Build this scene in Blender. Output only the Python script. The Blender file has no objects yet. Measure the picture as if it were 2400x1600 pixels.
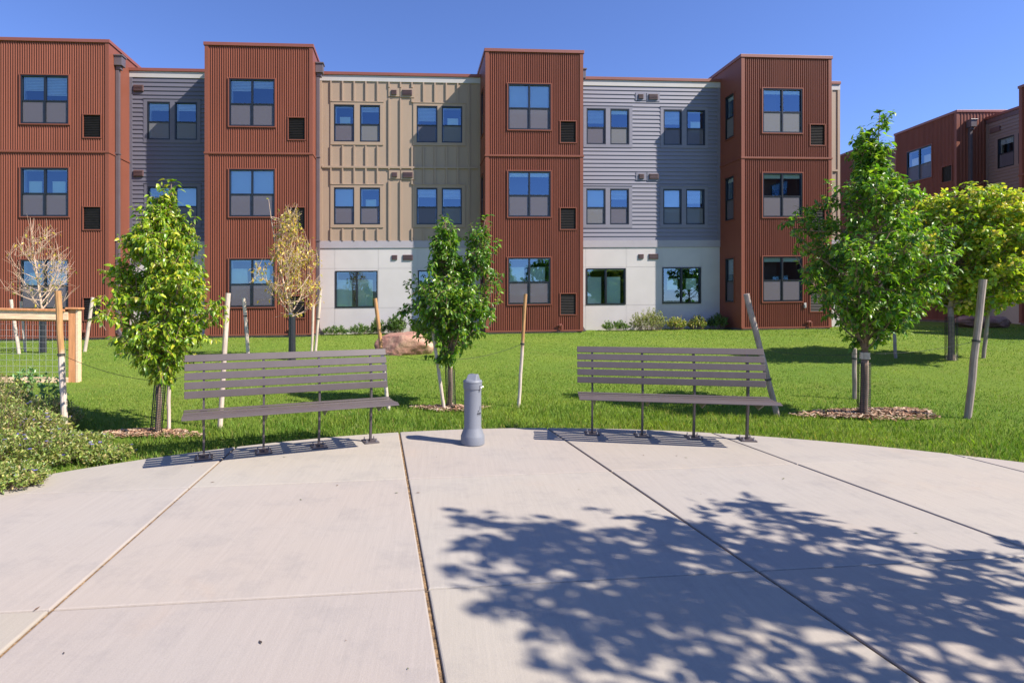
import bpy, math, random
import numpy as np
from mathutils import Vector, Matrix
random.seed(7)
rng = np.random.default_rng(7)
R = math.radians
sc = bpy.context.scene
COL = sc.collection

# ------------------------------------------------------------------ camera
F_PX, CXP, CYP, EYE = 1300.0, 1053.0, 710.0, 1.42      # in pixels of a 2400x1600 picture
cam_d = bpy.data.cameras.new('camera')
cam = bpy.data.objects.new('camera', cam_d); COL.objects.link(cam)
cam.location = (0, 0, EYE); cam.rotation_euler = (R(90), 0, 0)
cam_d.sensor_fit = 'HORIZONTAL'; cam_d.sensor_width = 36
cam_d.lens = F_PX / 2400 * 36
cam_d.shift_x = (1200 - CXP) / 2400
cam_d.shift_y = -(800 - CYP) / 2400
cam_d.clip_start = 0.05; cam_d.clip_end = 3000
sc.camera = cam

# ------------------------------------------------------------------ world, sun, exposure
SUN_EL = R(44.0)
SUN_AZ = R(114.5)          # clockwise from +Y: the sun stands to the right and a little behind the camera
world = bpy.data.worlds.new('World'); sc.world = world; world.use_nodes = True
wn = world.node_tree; wn.nodes.clear()
w_out = wn.nodes.new('ShaderNodeOutputWorld'); w_bg = wn.nodes.new('ShaderNodeBackground')
sky = wn.nodes.new('ShaderNodeTexSky'); sky.sky_type = 'NISHITA'; sky.sun_disc = False
sky.sun_elevation = SUN_EL; sky.sun_rotation = SUN_AZ
sky.altitude = 1500; sky.air_density = 1.0; sky.dust_density = 0.3; sky.ozone_density = 5.0
w_mul = wn.nodes.new('ShaderNodeMix'); w_mul.data_type = 'RGBA'; w_mul.blend_type = 'MULTIPLY'
w_mul.inputs[0].default_value = 1.0
wn.links.new(sky.outputs[0], w_mul.inputs[6]); w_mul.inputs[7].default_value = (1.20, 1.22, 1.60, 1)
wn.links.new(w_mul.outputs[2], w_bg.inputs[0]); wn.links.new(w_bg.outputs[0], w_out.inputs[0])
w_bg.inputs[1].default_value = 0.083
sun_d = bpy.data.lights.new('sun', 'SUN'); sun_d.energy = 5.0; sun_d.angle = R(0.53); sun_d.color = (1.0, 0.93, 0.82)
sun = bpy.data.objects.new('sun', sun_d); COL.objects.link(sun); sun.location = (20, -8, 20)
SDIR = Vector((math.sin(SUN_AZ) * math.cos(SUN_EL), math.cos(SUN_AZ) * math.cos(SUN_EL), math.sin(SUN_EL)))
sun.rotation_euler = SDIR.to_track_quat('Z', 'Y').to_euler()
sc.view_settings.view_transform = 'Standard'; sc.view_settings.look = 'None'
sc.view_settings.exposure = 0.78; sc.view_settings.gamma = 1
sc.cycles.max_bounces = 8; sc.cycles.transparent_max_bounces = 16

# ------------------------------------------------------------------ materials
def new_mat(name):
    m = bpy.data.materials.new(name); m.use_nodes = True
    nt = m.node_tree
    return m, nt, nt.nodes['Principled BSDF']
def mixc(nt, fac, a, b, blend='MIX'):
    n = nt.nodes.new('ShaderNodeMix'); n.data_type = 'RGBA'; n.blend_type = blend
    for i, v in ((0, fac), (6, a), (7, b)):
        if isinstance(v, (int, float)): n.inputs[i].default_value = v
        elif isinstance(v, tuple): n.inputs[i].default_value = (v[0], v[1], v[2], 1)
        else: nt.links.new(v, n.inputs[i])
    return n.outputs[2]
def tcoord(nt, scale=(1, 1, 1), rot=(0, 0, 0)):
    t = nt.nodes.new('ShaderNodeTexCoord'); mp = nt.nodes.new('ShaderNodeMapping')
    mp.inputs['Scale'].default_value = scale; mp.inputs['Rotation'].default_value = rot
    nt.links.new(t.outputs['Object'], mp.inputs[0]); return mp.outputs[0]
def noise(nt, scale, detail=4, rough=.55, vec=None, dist=0):
    n = nt.nodes.new('ShaderNodeTexNoise'); n.inputs['Scale'].default_value = scale
    n.inputs['Detail'].default_value = detail; n.inputs['Roughness'].default_value = rough
    n.inputs['Distortion'].default_value = dist
    nt.links.new(vec if vec is not None else tcoord(nt), n.inputs['Vector']); return n.outputs[0]
def ramp(nt, fac, stops):
    r = nt.nodes.new('ShaderNodeValToRGB'); nt.links.new(fac, r.inputs[0])
    e = r.color_ramp.elements
    while len(e) < len(stops): e.new(0.5)
    for k, (p, c) in enumerate(stops):
        e[k].position = p; e[k].color = (c, c, c, 1) if isinstance(c, (int, float)) else (c[0], c[1], c[2], 1)
    return r.outputs[0]
def bump(nt, b, h, strength=.3, dist=.01):
    n = nt.nodes.new('ShaderNodeBump'); n.inputs['Strength'].default_value = strength
    n.inputs['Distance'].default_value = dist
    nt.links.new(h, n.inputs['Height']); nt.links.new(n.outputs[0], b.inputs['Normal'])
def simple(name, c, rough=.6, var=.12, scale=3, metal=0, bmp=0, bscale=60, streak=None):
    m, nt, b = new_mat(name)
    f = noise(nt, scale, 5, .6, tcoord(nt, streak) if streak else None)
    lo = tuple(x * (1 - var) for x in c); hi = tuple(min(1, x * (1 + var)) for x in c)
    nt.links.new(mixc(nt, ramp(nt, f, [(.3, 0.0), (.7, 1.0)]), lo, hi), b.inputs['Base Color'])
    b.inputs['Roughness'].default_value = rough; b.inputs['Metallic'].default_value = metal
    if bmp: bump(nt, b, noise(nt, bscale, 4), bmp, .004)
    return m
M = {}
M['rust_rib'] = simple('rust_ribbed_metal', (.222, .072, .045), .5, .10, .8, streak=(3, 3, .35))
M['rust_flat'] = simple('rust_flat_metal', (.218, .072, .046), .5, .08, .7, streak=(2, 2, .4))
M['rust_dark'] = simple('rust_cap_metal', (.24, .075, .052), .45, .08, 1)
for _k in ('rust_rib', 'rust_flat'): M[_k].node_tree.nodes['Principled BSDF'].inputs['Specular IOR Level'].default_value = .22
M['foundation'] = simple('foundation_concrete', (.16, .13, .12), .9, .2, 6, bmp=.3)
M['grey_siding'] = simple('grey_lap_siding', (.195, .187, .235), .6, .05, 2, streak=(.6, .6, 6))
M['slate_siding'] = simple('slate_lap_siding', (.125, .120, .155), .6, .05, 2, streak=(.6, .6, 6))
M['taupe_siding'] = simple('taupe_lap_siding', (.24, .175, .155), .6, .05, 2, streak=(.6, .6, 6))
M['beige'] = simple('beige_board', (.355, .256, .185), .62, .04, 1.6, streak=(2, 2, .5))
M['white_panel'] = simple('white_cement_panel', (.53, .495, .485), .75, .05, 1.1, bmp=.05)
M['frieze'] = simple('pale_frieze_board', (.47,.44,.425), .6, .04, 2)
M['band'] = simple('lilac_grey_band', (.365,.335,.365), .6, .04, 2)
M['vent'] = simple('brown_vent_plastic', (.13, .075, .075), .5, .1, 6)
M['louver'] = simple('dark_louver', (.018, .014, .013), .5, .2, 6)
M['downspout'] = simple('dark_bronze_downspout', (.12, .095, .105), .4, .1, 2)
M['frame'] = simple('black_window_frame', (.012, .014, .018), .35, .1, 4)
M['recess'] = simple('dark_room', (.04, .042, .05), .9, .2, 2)
M['roof'] = simple('roof_membrane', (.35, .34, .33), .9, .1, 1)
M['blind'] = simple('pale_roller_blind', (.82, .88, .76), .8, .04, 1.2)
M['blind_white'] = simple('white_blind', (.70, .74, .78), .8, .04, 1.2)
M['bench'] = simple('bronze_powder_coat', (.104, .082, .079), .40, .07, 9, bmp=.04, bscale=300)
M['bench_leg'] = simple('dark_bench_leg', (.085, .068, .070), .45, .12, 9)
M['bolt'] = simple('bright_bolt', (.4, .38, .38), .35, .1, 9, metal=.8)
M['bin'] = simple('speckled_grey_plastic', (.185, .194, .222), .55, .16, 220, bmp=.05, bscale=500)
M['ink'] = simple('black_ink', (.03, .03, .04), .6, .1, 9)
M['wood_new'] = simple('orange_cedar', (.60, .26, .11), .7, .25, 3, streak=(9, 9, 1.2), bmp=.1)
M['wood_pale'] = simple('pale_cedar', (.82, .56, .36), .7, .2, 3, streak=(1.2, 9, 9), bmp=.1)  # on the fence post this paler tone stands in for sunlight
M['wire'] = simple('galvanised_wire', (.55, .55, .60), .35, .1, 9, metal=.6)
M['cable'] = simple('dark_cable', (.05, .05, .04), .6, .1, 9)
M['guard'] = simple('black_plastic_mesh', (.018, .018, .016), .5, .1, 9)
M['wrap'] = simple('black_trunk_wrap', (.025, .026, .032), .35, .3, 9, streak=(3, 3, 30))
M['tie'] = simple('teal_tape', (.10, .35, .33), .5, .1, 9)
M['bark'] = simple('young_bark', (.24, .155, .11), .85, .35, 16, bmp=.4, bscale=90)
M['bark_pale'] = simple('pale_bark', (.34, .24, .18), .85, .3, 16, bmp=.4, bscale=90)
M['bark_dry'] = simple('dry_branch', (.56, .40, .29), .85, .2, 16)
M['stone_white'] = simple('white_stone', (.5, .45, .42), .9, .2, 20)

def stake_mat(name, top, low, split=.6):
    m, nt, b = new_mat(name)
    t = nt.nodes.new('ShaderNodeTexCoord'); s = nt.nodes.new('ShaderNodeSeparateXYZ')
    nt.links.new(t.outputs['Generated'], s.inputs[0])
    n = noise(nt, 7, 5, .6, tcoord(nt, (1, 1, .25)))
    a = nt.nodes.new('ShaderNodeMath'); a.operation = 'MULTIPLY_ADD'
    nt.links.new(n, a.inputs[0]); a.inputs[1].default_value = .35; nt.links.new(s.outputs[2], a.inputs[2])
    f = ramp(nt, a.outputs[0], [(split + .13, 0.0), (split + .21, 1.0)])
    c = mixc(nt, f, low, top)
    st = ramp(nt, noise(nt, 14, 5, .7, tcoord(nt, (3, 3, .35))), [(.3, .62), (.65, 1.08)])
    nt.links.new(mixc(nt, 1.0, c, st, 'MULTIPLY'), b.inputs['Base Color'])
    b.inputs['Roughness'].default_value = .85
    bump(nt, b, noise(nt, 30, 4, .6, tcoord(nt, (2, 2, .3))), .4, .004)
    return m
M['stake_brown'] = stake_mat('stake_brown_top', (.50, .27, .11), (.68, .56, .47), .58)
M['stake_pale'] = stake_mat('stake_pale', (.66, .54, .44), (.62, .50, .41), .7)
M['stake_grey'] = stake_mat('stake_grey', (.40, .32, .27), (.36, .28, .235), .5)

def concrete():
    m, nt, b = new_mat('plaza_concrete')
    big = ramp(nt, noise(nt, .55, 4, .5), [(.3, 0.0), (.7, 1.0)])
    c = mixc(nt, big, (.382, .328, .280), (.374, .338, .300))
    brush = noise(nt, 2.5, 6, .65, tcoord(nt, (14, .7, 1), (0, 0, R(58))))
    c = mixc(nt, 1.0, c, ramp(nt, brush, [(.25, .93), (.75, 1.04)]), 'MULTIPLY')
    warm = ramp(nt, noise(nt, 1.3, 5, .6, dist=.4), [(.60, 0.0), (.80, .30)])
    c = mixc(nt, warm, c, (.47, .33, .22))
    ta = nt.nodes.new('ShaderNodeAttribute'); ta.attribute_name = 'tint'; c = mixc(nt, 1.0, c, ta.outputs['Color'], 'MULTIPLY')
    dirt = ramp(nt, noise(nt, 2.2, 8, .78), [(.50, 0.0), (.72, .42)])
    c = mixc(nt, dirt, c, (.215, .195, .19))
    pit = ramp(nt, noise(nt, 55, 5, .8), [(.64, 0.0), (.70, .45)])
    c = mixc(nt, pit, c, (.20, .18, .17))
    fine = ramp(nt, noise(nt, 160, 3, .7), [(.2, .92), (.8, 1.07)])
    c = mixc(nt, 1.0, c, fine, 'MULTIPLY')
    nt.links.new(c, b.inputs['Base Color']); b.inputs['Roughness'].default_value = .88
    add = nt.nodes.new('ShaderNodeMath'); add.operation = 'ADD'
    nt.links.new(brush, add.inputs[0]); nt.links.new(noise(nt, 90, 5, .7), add.inputs[1])
    bump(nt, b, add.outputs[0], .22, .006)
    return m
M['concrete'] = concrete()
def filler():
    m, nt, b = new_mat('joint_debris')
    f = noise(nt, 45, 5, .7)
    c = ramp(nt, f, [(.32, (.045, .035, .03)), (.52, (.22, .13, .06)), (.72, (.42, .28, .15))])
    nt.links.new(c, b.inputs['Base Color']); b.inputs['Roughness'].default_value = .95
    bump(nt, b, f, .8, .01); return m
M['filler'] = filler()
def lawn_mat():
    m, nt, b = new_mat('lawn_soil_and_turf')
    a = ramp(nt, noise(nt, .35, 5, .6), [(.3, 0.0), (.7, 1.0)])
    c = mixc(nt, a, (.14, .235, .03), (.215, .285, .04))
    dry = ramp(nt, noise(nt, 1.1, 6, .7), [(.55, 0.0), (.78, .5)])
    c = mixc(nt, dry, c, (.24, .22, .06))
    fine = ramp(nt, noise(nt, 28, 6, .75), [(.25, .55), (.75, 1.35)])
    c = mixc(nt, 1.0, c, fine, 'MULTIPLY')
    nt.links.new(c, b.inputs['Base Color']); b.inputs['Roughness'].default_value = .9
    b.inputs['Specular IOR Level'].default_value = .15
    bump(nt, b, noise(nt, 60, 5, .8), .9, .03); return m
M['lawn'] = lawn_mat()
def foliage(name, rough=.42, trans=.38, gloss=.5):
    m, nt, b = new_mat(name)
    at = nt.nodes.new('ShaderNodeAttribute'); at.attribute_name = 'tint'
    nt.links.new(at.outputs['Color'], b.inputs['Base Color'])
    b.inputs['Roughness'].default_value = rough; b.inputs['Specular IOR Level'].default_value = gloss
    tr = nt.nodes.new('ShaderNodeBsdfTranslucent'); mx = nt.nodes.new('ShaderNodeMixShader')
    br = mixc(nt, 1.0, at.outputs['Color'], (1.35, 1.45, .55), 'MULTIPLY')
    nt.links.new(br, tr.inputs[0]); mx.inputs[0].default_value = trans
    nt.links.new(b.outputs[0], mx.inputs[1]); nt.links.new(tr.outputs[0], mx.inputs[2])
    nt.links.new(mx.outputs[0], nt.nodes['Material Output'].inputs[0]); return m
M['leaf'] = foliage('leaf', .36, .42, .6)
M['grass'] = foliage('grass_blade', .5, .35, .3)
M['petal'] = foliage('petal', .6, .3, .2)
def glass():
    m, nt, b = new_mat('coated_window_glass'); nt.nodes.remove(b)
    g = nt.nodes.new('ShaderNodeBsdfGlossy'); g.inputs['Roughness'].default_value = .015
    g.inputs['Color'].default_value = (.55, .78, 1.0, 1)
    t = nt.nodes.new('ShaderNodeBsdfTransparent'); t.inputs[0].default_value = (.84, .92, .90, 1)
    fr = nt.nodes.new('ShaderNodeFresnel'); fr.inputs[0].default_value = 1.5
    ad = nt.nodes.new('ShaderNodeMath'); ad.operation = 'ADD'; ad.inputs[1].default_value = .20
    nt.links.new(fr.outputs[0], ad.inputs[0])
    wv = nt.nodes.new('ShaderNodeBump'); wv.inputs['Strength'].default_value = .06; wv.inputs['Distance'].default_value = .02
    nt.links.new(noise(nt, 1.2, 1), wv.inputs['Height']); nt.links.new(wv.outputs[0], g.inputs['Normal'])
    mx = nt.nodes.new('ShaderNodeMixShader'); nt.links.new(ad.outputs[0], mx.inputs[0])
    nt.links.new(t.outputs[0], mx.inputs[1]); nt.links.new(g.outputs[0], mx.inputs[2])
    nt.links.new(mx.outputs[0], nt.nodes['Material Output'].inputs[0]); return m
M['glass'] = glass()
def screen():
    m, nt, b = new_mat('insect_screen')
    b.inputs['Base Color'].default_value = (.14, .125, .15, 1); b.inputs['Roughness'].default_value = .7
    t = nt.nodes.new('ShaderNodeBsdfTransparent'); mx = nt.nodes.new('ShaderNodeMixShader'); mx.inputs[0].default_value = .72
    nt.links.new(t.outputs[0], mx.inputs[1]); nt.links.new(b.outputs[0], mx.inputs[2])
    nt.links.new(mx.outputs[0], nt.nodes['Material Output'].inputs[0]); return m
M['screen'] = screen()
M['screen_light'] = M['screen'].copy(); M['screen_light'].name = 'paler_insect_screen'; M['screen_light'].node_tree.nodes['Principled BSDF'].inputs['Base Color'].default_value = (.20, .195, .20, 1)
def boulder_mat():
    m, nt, b = new_mat('red_sandstone')
    f = noise(nt, 2.2, 8, .7, dist=.5)
    c = ramp(nt, f, [(.28, (.17, .085, .065)), (.46, (.37, .18, .13)), (.62, (.52, .32, .22)), (.8, (.60, .47, .34))])
    c = mixc(nt, ramp(nt, noise(nt, 7, 7, .8), [(.56, 0.0), (.66, .6)]), c, (.10, .065, .055))
    nt.links.new(c, b.inputs['Base Color']); b.inputs['Roughness'].default_value = .9
    bump(nt, b, noise(nt, 9, 8, .75), .8, .05); return m
M['boulder'] = boulder_mat()
def mulch_mat():
    m, nt, b = new_mat('bark_mulch')
    at = nt.nodes.new('ShaderNodeAttribute'); at.attribute_name = 'tint'
    nt.links.new(at.outputs['Color'], b.inputs['Base Color']); b.inputs['Roughness'].default_value = .9; return m
M['mulch'] = mulch_mat()
M['hill'] = simple('far_hill', (.09, .11, .05), .95, .4, .05)

# ------------------------------------------------------------------ mesh helpers
class MB:
    def __init__(s): s.v = []; s.f = []; s.m = []; s.c = []
    def poly(s, pts, mi=0, col=None):
        b = len(s.v); s.v.extend([tuple(p) for p in pts]); s.f.append(tuple(range(b, b + len(pts)))); s.m.append(mi)
        if col is not None: s.c.extend([col] * len(pts))
    def hexa(s, p, mi=0):       # 8 corners: bottom ring 0-3, top ring 4-7
        b = len(s.v); s.v.extend([tuple(q) for q in p])
        for f in ((0, 3, 2, 1), (4, 5, 6, 7), (0, 1, 5, 4), (1, 2, 6, 5), (2, 3, 7, 6), (3, 0, 4, 7)):
            s.f.append(tuple(b + i for i in f)); s.m.append(mi)
    def box(s, a, b, mi=0):
        (x0, y0, z0), (x1, y1, z1) = a, b
        s.hexa([(x0, y0, z0), (x1, y0, z0), (x1, y1, z0), (x0, y1, z0), (x0, y0, z1), (x1, y0, z1), (x1, y1, z1), (x0, y1, z1)], mi)
    def tube(s, pts, rad, n=6, caps=True, col=None, jit=0):
        pts = [Vector(p) for p in pts]; b = len(s.v)
        up = Vector((0, 0, 1)); prev = None
        for i, p in enumerate(pts):
            d = (pts[min(i + 1, len(pts) - 1)] - pts[max(i - 1, 0)])
            if d.length < 1e-9: d = Vector((0, 0, 1))
            d.normalize()
            if prev is None: u = d.cross(Vector((1, 0, 0)) if abs(d.x) < .9 else Vector((0, 1, 0))).normalized()
            else: u = (prev - d * prev.dot(d)).normalized()
            prev = u; w = d.cross(u); r = rad[i] if hasattr(rad, '__len__') else rad
            for k in range(n):
                a = 2 * math.pi * k / n; rr = r * (1 + random.uniform(-jit, jit))
                s.v.append(tuple(p + u * (math.cos(a) * rr) + w * (math.sin(a) * rr)))
        for i in range(len(pts) - 1):
            for k in range(n):
                a, c = b + i * n + k, b + i * n + (k + 1) % n
                s.f.append((a, c, c + n, a + n)); s.m.append(0)
        if caps:
            s.f.append(tuple(b + k for k in range(n))[::-1]); s.m.append(0)
            e = b + (len(pts) - 1) * n; s.f.append(tuple(e + k for k in range(n))); s.m.append(0)
        if col is not None: s.c.extend([col] * (len(s.v) - b))
    def lathe(s, prof, c, n=32, mi=0):
        b = len(s.v)
        for r, z in prof:
            for k in range(n):
                a = 2 * math.pi * k / n; s.v.append((c[0] + r * math.cos(a), c[1] + r * math.sin(a), c[2] + z))
        for i in range(len(prof) - 1):
            for k in range(n):
                a, d = b + i * n + k, b + i * n + (k + 1) % n
                s.f.append((a, d, d + n, a + n)); s.m.append(mi)
        s.f.append(tuple(b + k for k in range(n))[::-1]); s.m.append(mi)
        e = b + (len(prof) - 1) * n; s.f.append(tuple(e + k for k in range(n))); s.m.append(mi)
def root_loc(o):
    while o.parent: o = o.parent
    return o.location
def build(name, mb, mats, parent=None, smooth=False, bevel=0, org=None):
    if not isinstance(mats, (list, tuple)): mats = [mats]
    off = Vector(org) if org is not None else (root_loc(parent).copy() if parent else Vector((0, 0, 0)))
    me = bpy.data.meshes.new(name)
    v = np.array(mb.v, dtype=np.float64) - np.array(off)
    me.from_pydata(v.tolist(), [], mb.f)
    for m in mats: me.materials.append(m)
    if any(mb.m): me.polygons.foreach_set('material_index', mb.m)
    if mb.c:
        a = me.color_attributes.new('tint', 'FLOAT_COLOR', 'POINT')
        c = np.ones((len(v), 4), dtype=np.float32); c[:, :3] = np.array(mb.c); a.data.foreach_set('color', c.ravel())
    if smooth: me.polygons.foreach_set('use_smooth', [True] * len(me.polygons))
    me.update()
    o = bpy.data.objects.new(name, me); COL.objects.link(o)
    if parent: o.parent = parent
    elif org is not None: o.location = org
    if bevel:
        bv = o.modifiers.new('bevel', 'BEVEL'); bv.width = bevel; bv.segments = 2; bv.limit_method = 'ANGLE'; bv.angle_limit = R(35)
    return o
def tag(o, label=None, cat=None, group=None, kind=None):
    if label: o['label'] = label
    if cat: o['category'] = cat
    if group: o['group'] = group
    if kind: o['kind'] = kind
    return o
def empty(name, loc, label, cat, group=None):
    o = bpy.data.objects.new(name, None); COL.objects.link(o); o.location = loc
    o.empty_display_size = .1
    return tag(o, label, cat, group)

# ------------------------------------------------------------------ terrain
PC = (1.10, -0.28); PR = 6.60
def zb(x): return .36 + .011 * max(-15, min(15, x))
def lawn_z(x, y):
    r = math.hypot(x - PC[0], y - PC[1])
    if r <= PR: return -.06
    t = min(1.0, (r - PR) / 11.5)
    w = max(0.0, min(1.0, (y + 2) / 6.0))
    return -.02 + (zb(x) + .0) * t ** 1.05 * w
def at(u, v, Y):               # a point Y metres ahead that shows at pixel (u, v) of the 2400-wide picture
    return Vector(((u - CXP) / F_PX * Y, Y, EYE - (v - CYP) / F_PX * Y))
def hit(u, v):
    Y = 2.0
    while Y < 60:
        p = at(u, v, Y)
        if p.z <= lawn_z(p.x, p.y) + (.06 if math.hypot(p.x - PC[0], p.y - PC[1]) < PR else 0): return p
        Y += .02
    return p
K = 2400 / 2352
def at2(u, v, Y): return at(u * K, v * K, Y)
def hit2(u, v): return hit(u * K, v * K)

def axis(lo, hi, fine_lo, fine_hi, fine, n_out=10):
    a = list(np.arange(fine_lo, fine_hi + 1e-6, fine))
    out = [fine_lo - (fine_lo - lo) * (k / n_out) ** 2 for k in range(n_out, 0, -1)]
    out2 = [fine_hi + (hi - fine_hi) * (k / n_out) ** 2 for k in range(1, n_out + 1)]
    return out + a + out2
xs = axis(-900, 900, -16, 24, .25); ys = axis(-900, 900, -8, 24, .25)
g = MB()
for y in ys:
    for x in xs: g.v.append((x, y, lawn_z(x, y) + .012 * math.sin(x * 1.7 + .6 * y) * math.sin(y * 1.3) * (1 if math.hypot(x - PC[0], y - PC[1]) > PR + 1 else 0)))
nx = len(xs)
for j in range(len(ys) - 1):
    for i in range(nx - 1):
        a = j * nx + i; g.f.append((a, a + 1, a + nx + 1, a + nx)); g.m.append(0)
tag(build('lawn', g, M['lawn'], smooth=True), kind='structure')

# plaza slab: cells between joint lines, clipped to the circle
def clip(poly, p, d, side):
    out = []; nrm = (-d[1] * side, d[0] * side)
    f = lambda q: (q[0] - p[0]) * nrm[0] + (q[1] - p[1]) * nrm[1]
    for i in range(len(poly)):
        a, b = poly[i], poly[(i + 1) % len(poly)]; fa, fb = f(a), f(b)
        if fa >= 0: out.append(a)
        if (fa >= 0) != (fb >= 0):
            t = fa / (fa - fb); out.append((a[0] + (b[0] - a[0]) * t, a[1] + (b[1] - a[1]) * t))
    return out
circ = [(PC[0] + PR * math.cos(2 * math.pi * k / 220), PC[1] + PR * math.sin(2 * math.pi * k / 220)) for k in range(220)]
long_l = [((-5.35, 3.5), -.05), ((-3.67, 3.5), -.07), ((-1.93, 3.5), -.09), ((-.21, 3.5), -.131), ((1.553, 3.5), -.156), ((3.305, 3.5), -.167), ((5.05, 3.5), -.18), ((6.8, 3.5), -.19)]
cross_l = [(4.525, .124), (2.77, .108), (1.02, .10), (-.74, .09), (-2.5, .09), (-4.25, .09), (-6.0, .09)]
pl = MB()
gl, gc = .010, .0050
for i in range(-1, len(long_l)):
    for j in range(-1, len(cross_l)):
        poly = circ
        if i >= 0:
            (px, py), m = long_l[i]; poly = clip(poly, (px + gl, py), (m, 1), -1)
        if i + 1 < len(long_l):
            (px, py), m = long_l[i + 1]; poly = clip(poly, (px - gl, py), (m, 1), 1) if poly else poly
        if j >= 0 and poly:
            y0, m = cross_l[j]; poly = clip(poly, (0, y0 - gc), (1, m), -1)
        if j + 1 < len(cross_l) and poly:
            y0, m = cross_l[j + 1]; poly = clip(poly, (0, y0 + gc), (1, m), 1)
        if len(poly) < 3: continue
        cx = sum(p[0] for p in poly) / len(poly); cy = sum(p[1] for p in poly) / len(poly)
        q = []
        for k in range(len(poly)):
            if math.dist(poly[k], poly[k - 1]) > 1e-4: q.append(poly[k])
        poly = q
        def inset(e):
            o = []
            for k in range(len(poly)):
                a, b_, c_ = poly[k - 1], poly[k], poly[(k + 1) % len(poly)]
                d1 = Vector((b_[0] - a[0], b_[1] - a[1])).normalized(); d2 = Vector((c_[0] - b_[0], c_[1] - b_[1])).normalized()
                n1 = Vector((-d1.y, d1.x)); n2 = Vector((-d2.y, d2.x)); nn = (n1 + n2)
                if nn.length < .2: nn = n1
                nn = nn / max(.3, nn.length_squared) * 2
                o.append((b_[0] + nn.x * e, b_[1] + nn.y * e))
            return o
        dz = random.uniform(-.0015, .0015); k_t = random.uniform(.955, 1.03); tc = (k_t, k_t * random.uniform(.985, 1.01), k_t * random.uniform(.96, 1.02))
        top = inset(.009); mid = inset(.003)
        pl.poly([(x, y, dz) for x, y in top], 0, tc)
        rings = [[(x, y, dz) for x, y in top], [(x, y, dz - .002) for x, y in mid], [(x, y, dz - .008) for x, y in poly], [(x, y, -.10) for x, y in poly]]
        n = len(poly)
        for a, b_ in zip(rings, rings[1:]):
            for k in range(n): pl.poly([a[k], b_[k], b_[(k + 1) % n], a[(k + 1) % n]], 0, tc)
fil = [(PC[0] + (PR - .02) * math.cos(2 * math.pi * k / 120), PC[1] + (PR - .02) * math.sin(2 * math.pi * k / 120), -.013) for k in range(120)]
pl.poly(fil, 1, (1, 1, 1))
tag(build('plaza', pl, [M['concrete'], M['filler']]), kind='structure')

# ------------------------------------------------------------------ the buildings
class Fr:
    def __init__(s, O, sd, ramp_=0, zoff=0):
        s.O = Vector(O).to_2d(); s.sd = Vector(sd).to_2d().normalized(); s.dd = Vector((-s.sd.y, s.sd.x)); s.ramp = ramp_; s.zoff = zoff
    def P(s, a, z, d=0):
        q = s.O + s.sd * a + s.dd * d
        return (q.x, q.y, z + s.zoff + s.ramp * a)
def fbox(mb, fr, s0, s1, z0, z1, d0, d1, mi=0):     # d0 nearer the viewer
    P = fr.P
    mb.hexa([P(s0, z0, d0), P(s1, z0, d0), P(s1, z0, d1), P(s0, z0, d1), P(s0, z1, d0), P(s1, z1, d0), P(s1, z1, d1), P(s0, z1, d1)], mi)
def spans(lo, hi, cuts):
    segs = [(lo, hi)]
    for a, b in cuts:
        n = []
        for p, q in segs:
            if b <= p or a >= q: n.append((p, q)); continue
            if a > p: n.append((p, a))
            if b < q: n.append((b, q))
        segs = n
    return [x for x in segs if x[1] - x[0] > 1e-4]
def ribbed(mb, fr, s0, s1, z0, z1, holes, d=0, pitch=.0735, dep=.032):
    n = max(1, round((s1 - s0) / pitch)); pt = (s1 - s0) / n; pr = []
    for k in range(n):
        a = s0 + k * pt
        pr += [(a, 0), (a + pt * .26, 0), (a + pt * .5, dep), (a + pt * .76, dep)]
    pr.append((s1, 0))
    xs_ = sorted(set([p[0] for p in pr] + [h[i] for h in holes for i in (0, 1) if s0 < h[i] < s1]))
    offs = np.interp(xs_, [p[0] for p in pr], [p[1] for p in pr])
    for i in range(len(xs_) - 1):
        a, b = xs_[i], xs_[i + 1]; m = (a + b) / 2
        for p, q in spans(z0, z1, [(h[2], h[3]) for h in holes if h[0] < m < h[1]]):
            mb.poly([fr.P(a, p, d + offs[i]), fr.P(b, p, d + offs[i + 1]), fr.P(b, q, d + offs[i + 1]), fr.P(a, q, d + offs[i])])
def lap(mb, fr, s0, s1, z0, z1, holes, d=0, step=.152):
    n = round((z1 - z0) / step); st = (z1 - z0) / n
    for k in range(n):
        za, zc = z0 + k * st, z0 + (k + 1) * st
        zz = sorted(set([za, zc] + [h[i] for h in holes for i in (2, 3) if za < h[i] < zc]))
        for p, q in zip(zz, zz[1:]):
            m = (p + q) / 2
            op = -.026 * (1 - (p - za) / st); oq = -.026 * (1 - (q - za) / st)
            for a, b in spans(s0, s1, [(h[0], h[1]) for h in holes if h[2] < m < h[3]]):
                mb.poly([fr.P(a, p, d + op), fr.P(b, p, d + op), fr.P(b, q, d + oq), fr.P(a, q, d + oq)])
                if p == za: mb.poly([fr.P(a, p, d + op), fr.P(a, p, d), fr.P(b, p, d), fr.P(b, p, d + op)])
def flat(mb, fr, s0, s1, z0, z1, holes, d=0):
    xs_ = sorted(set([s0, s1] + [h[i] for h in holes for i in (0, 1) if s0 < h[i] < s1]))
    for a, b in zip(xs_, xs_[1:]):
        m = (a + b) / 2
        for p, q in spans(z0, z1, [(h[2], h[3]) for h in holes if h[0] < m < h[1]]):
            mb.poly([fr.P(a, p, d), fr.P(b, p, d), fr.P(b, q, d), fr.P(a, q, d)])
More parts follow.
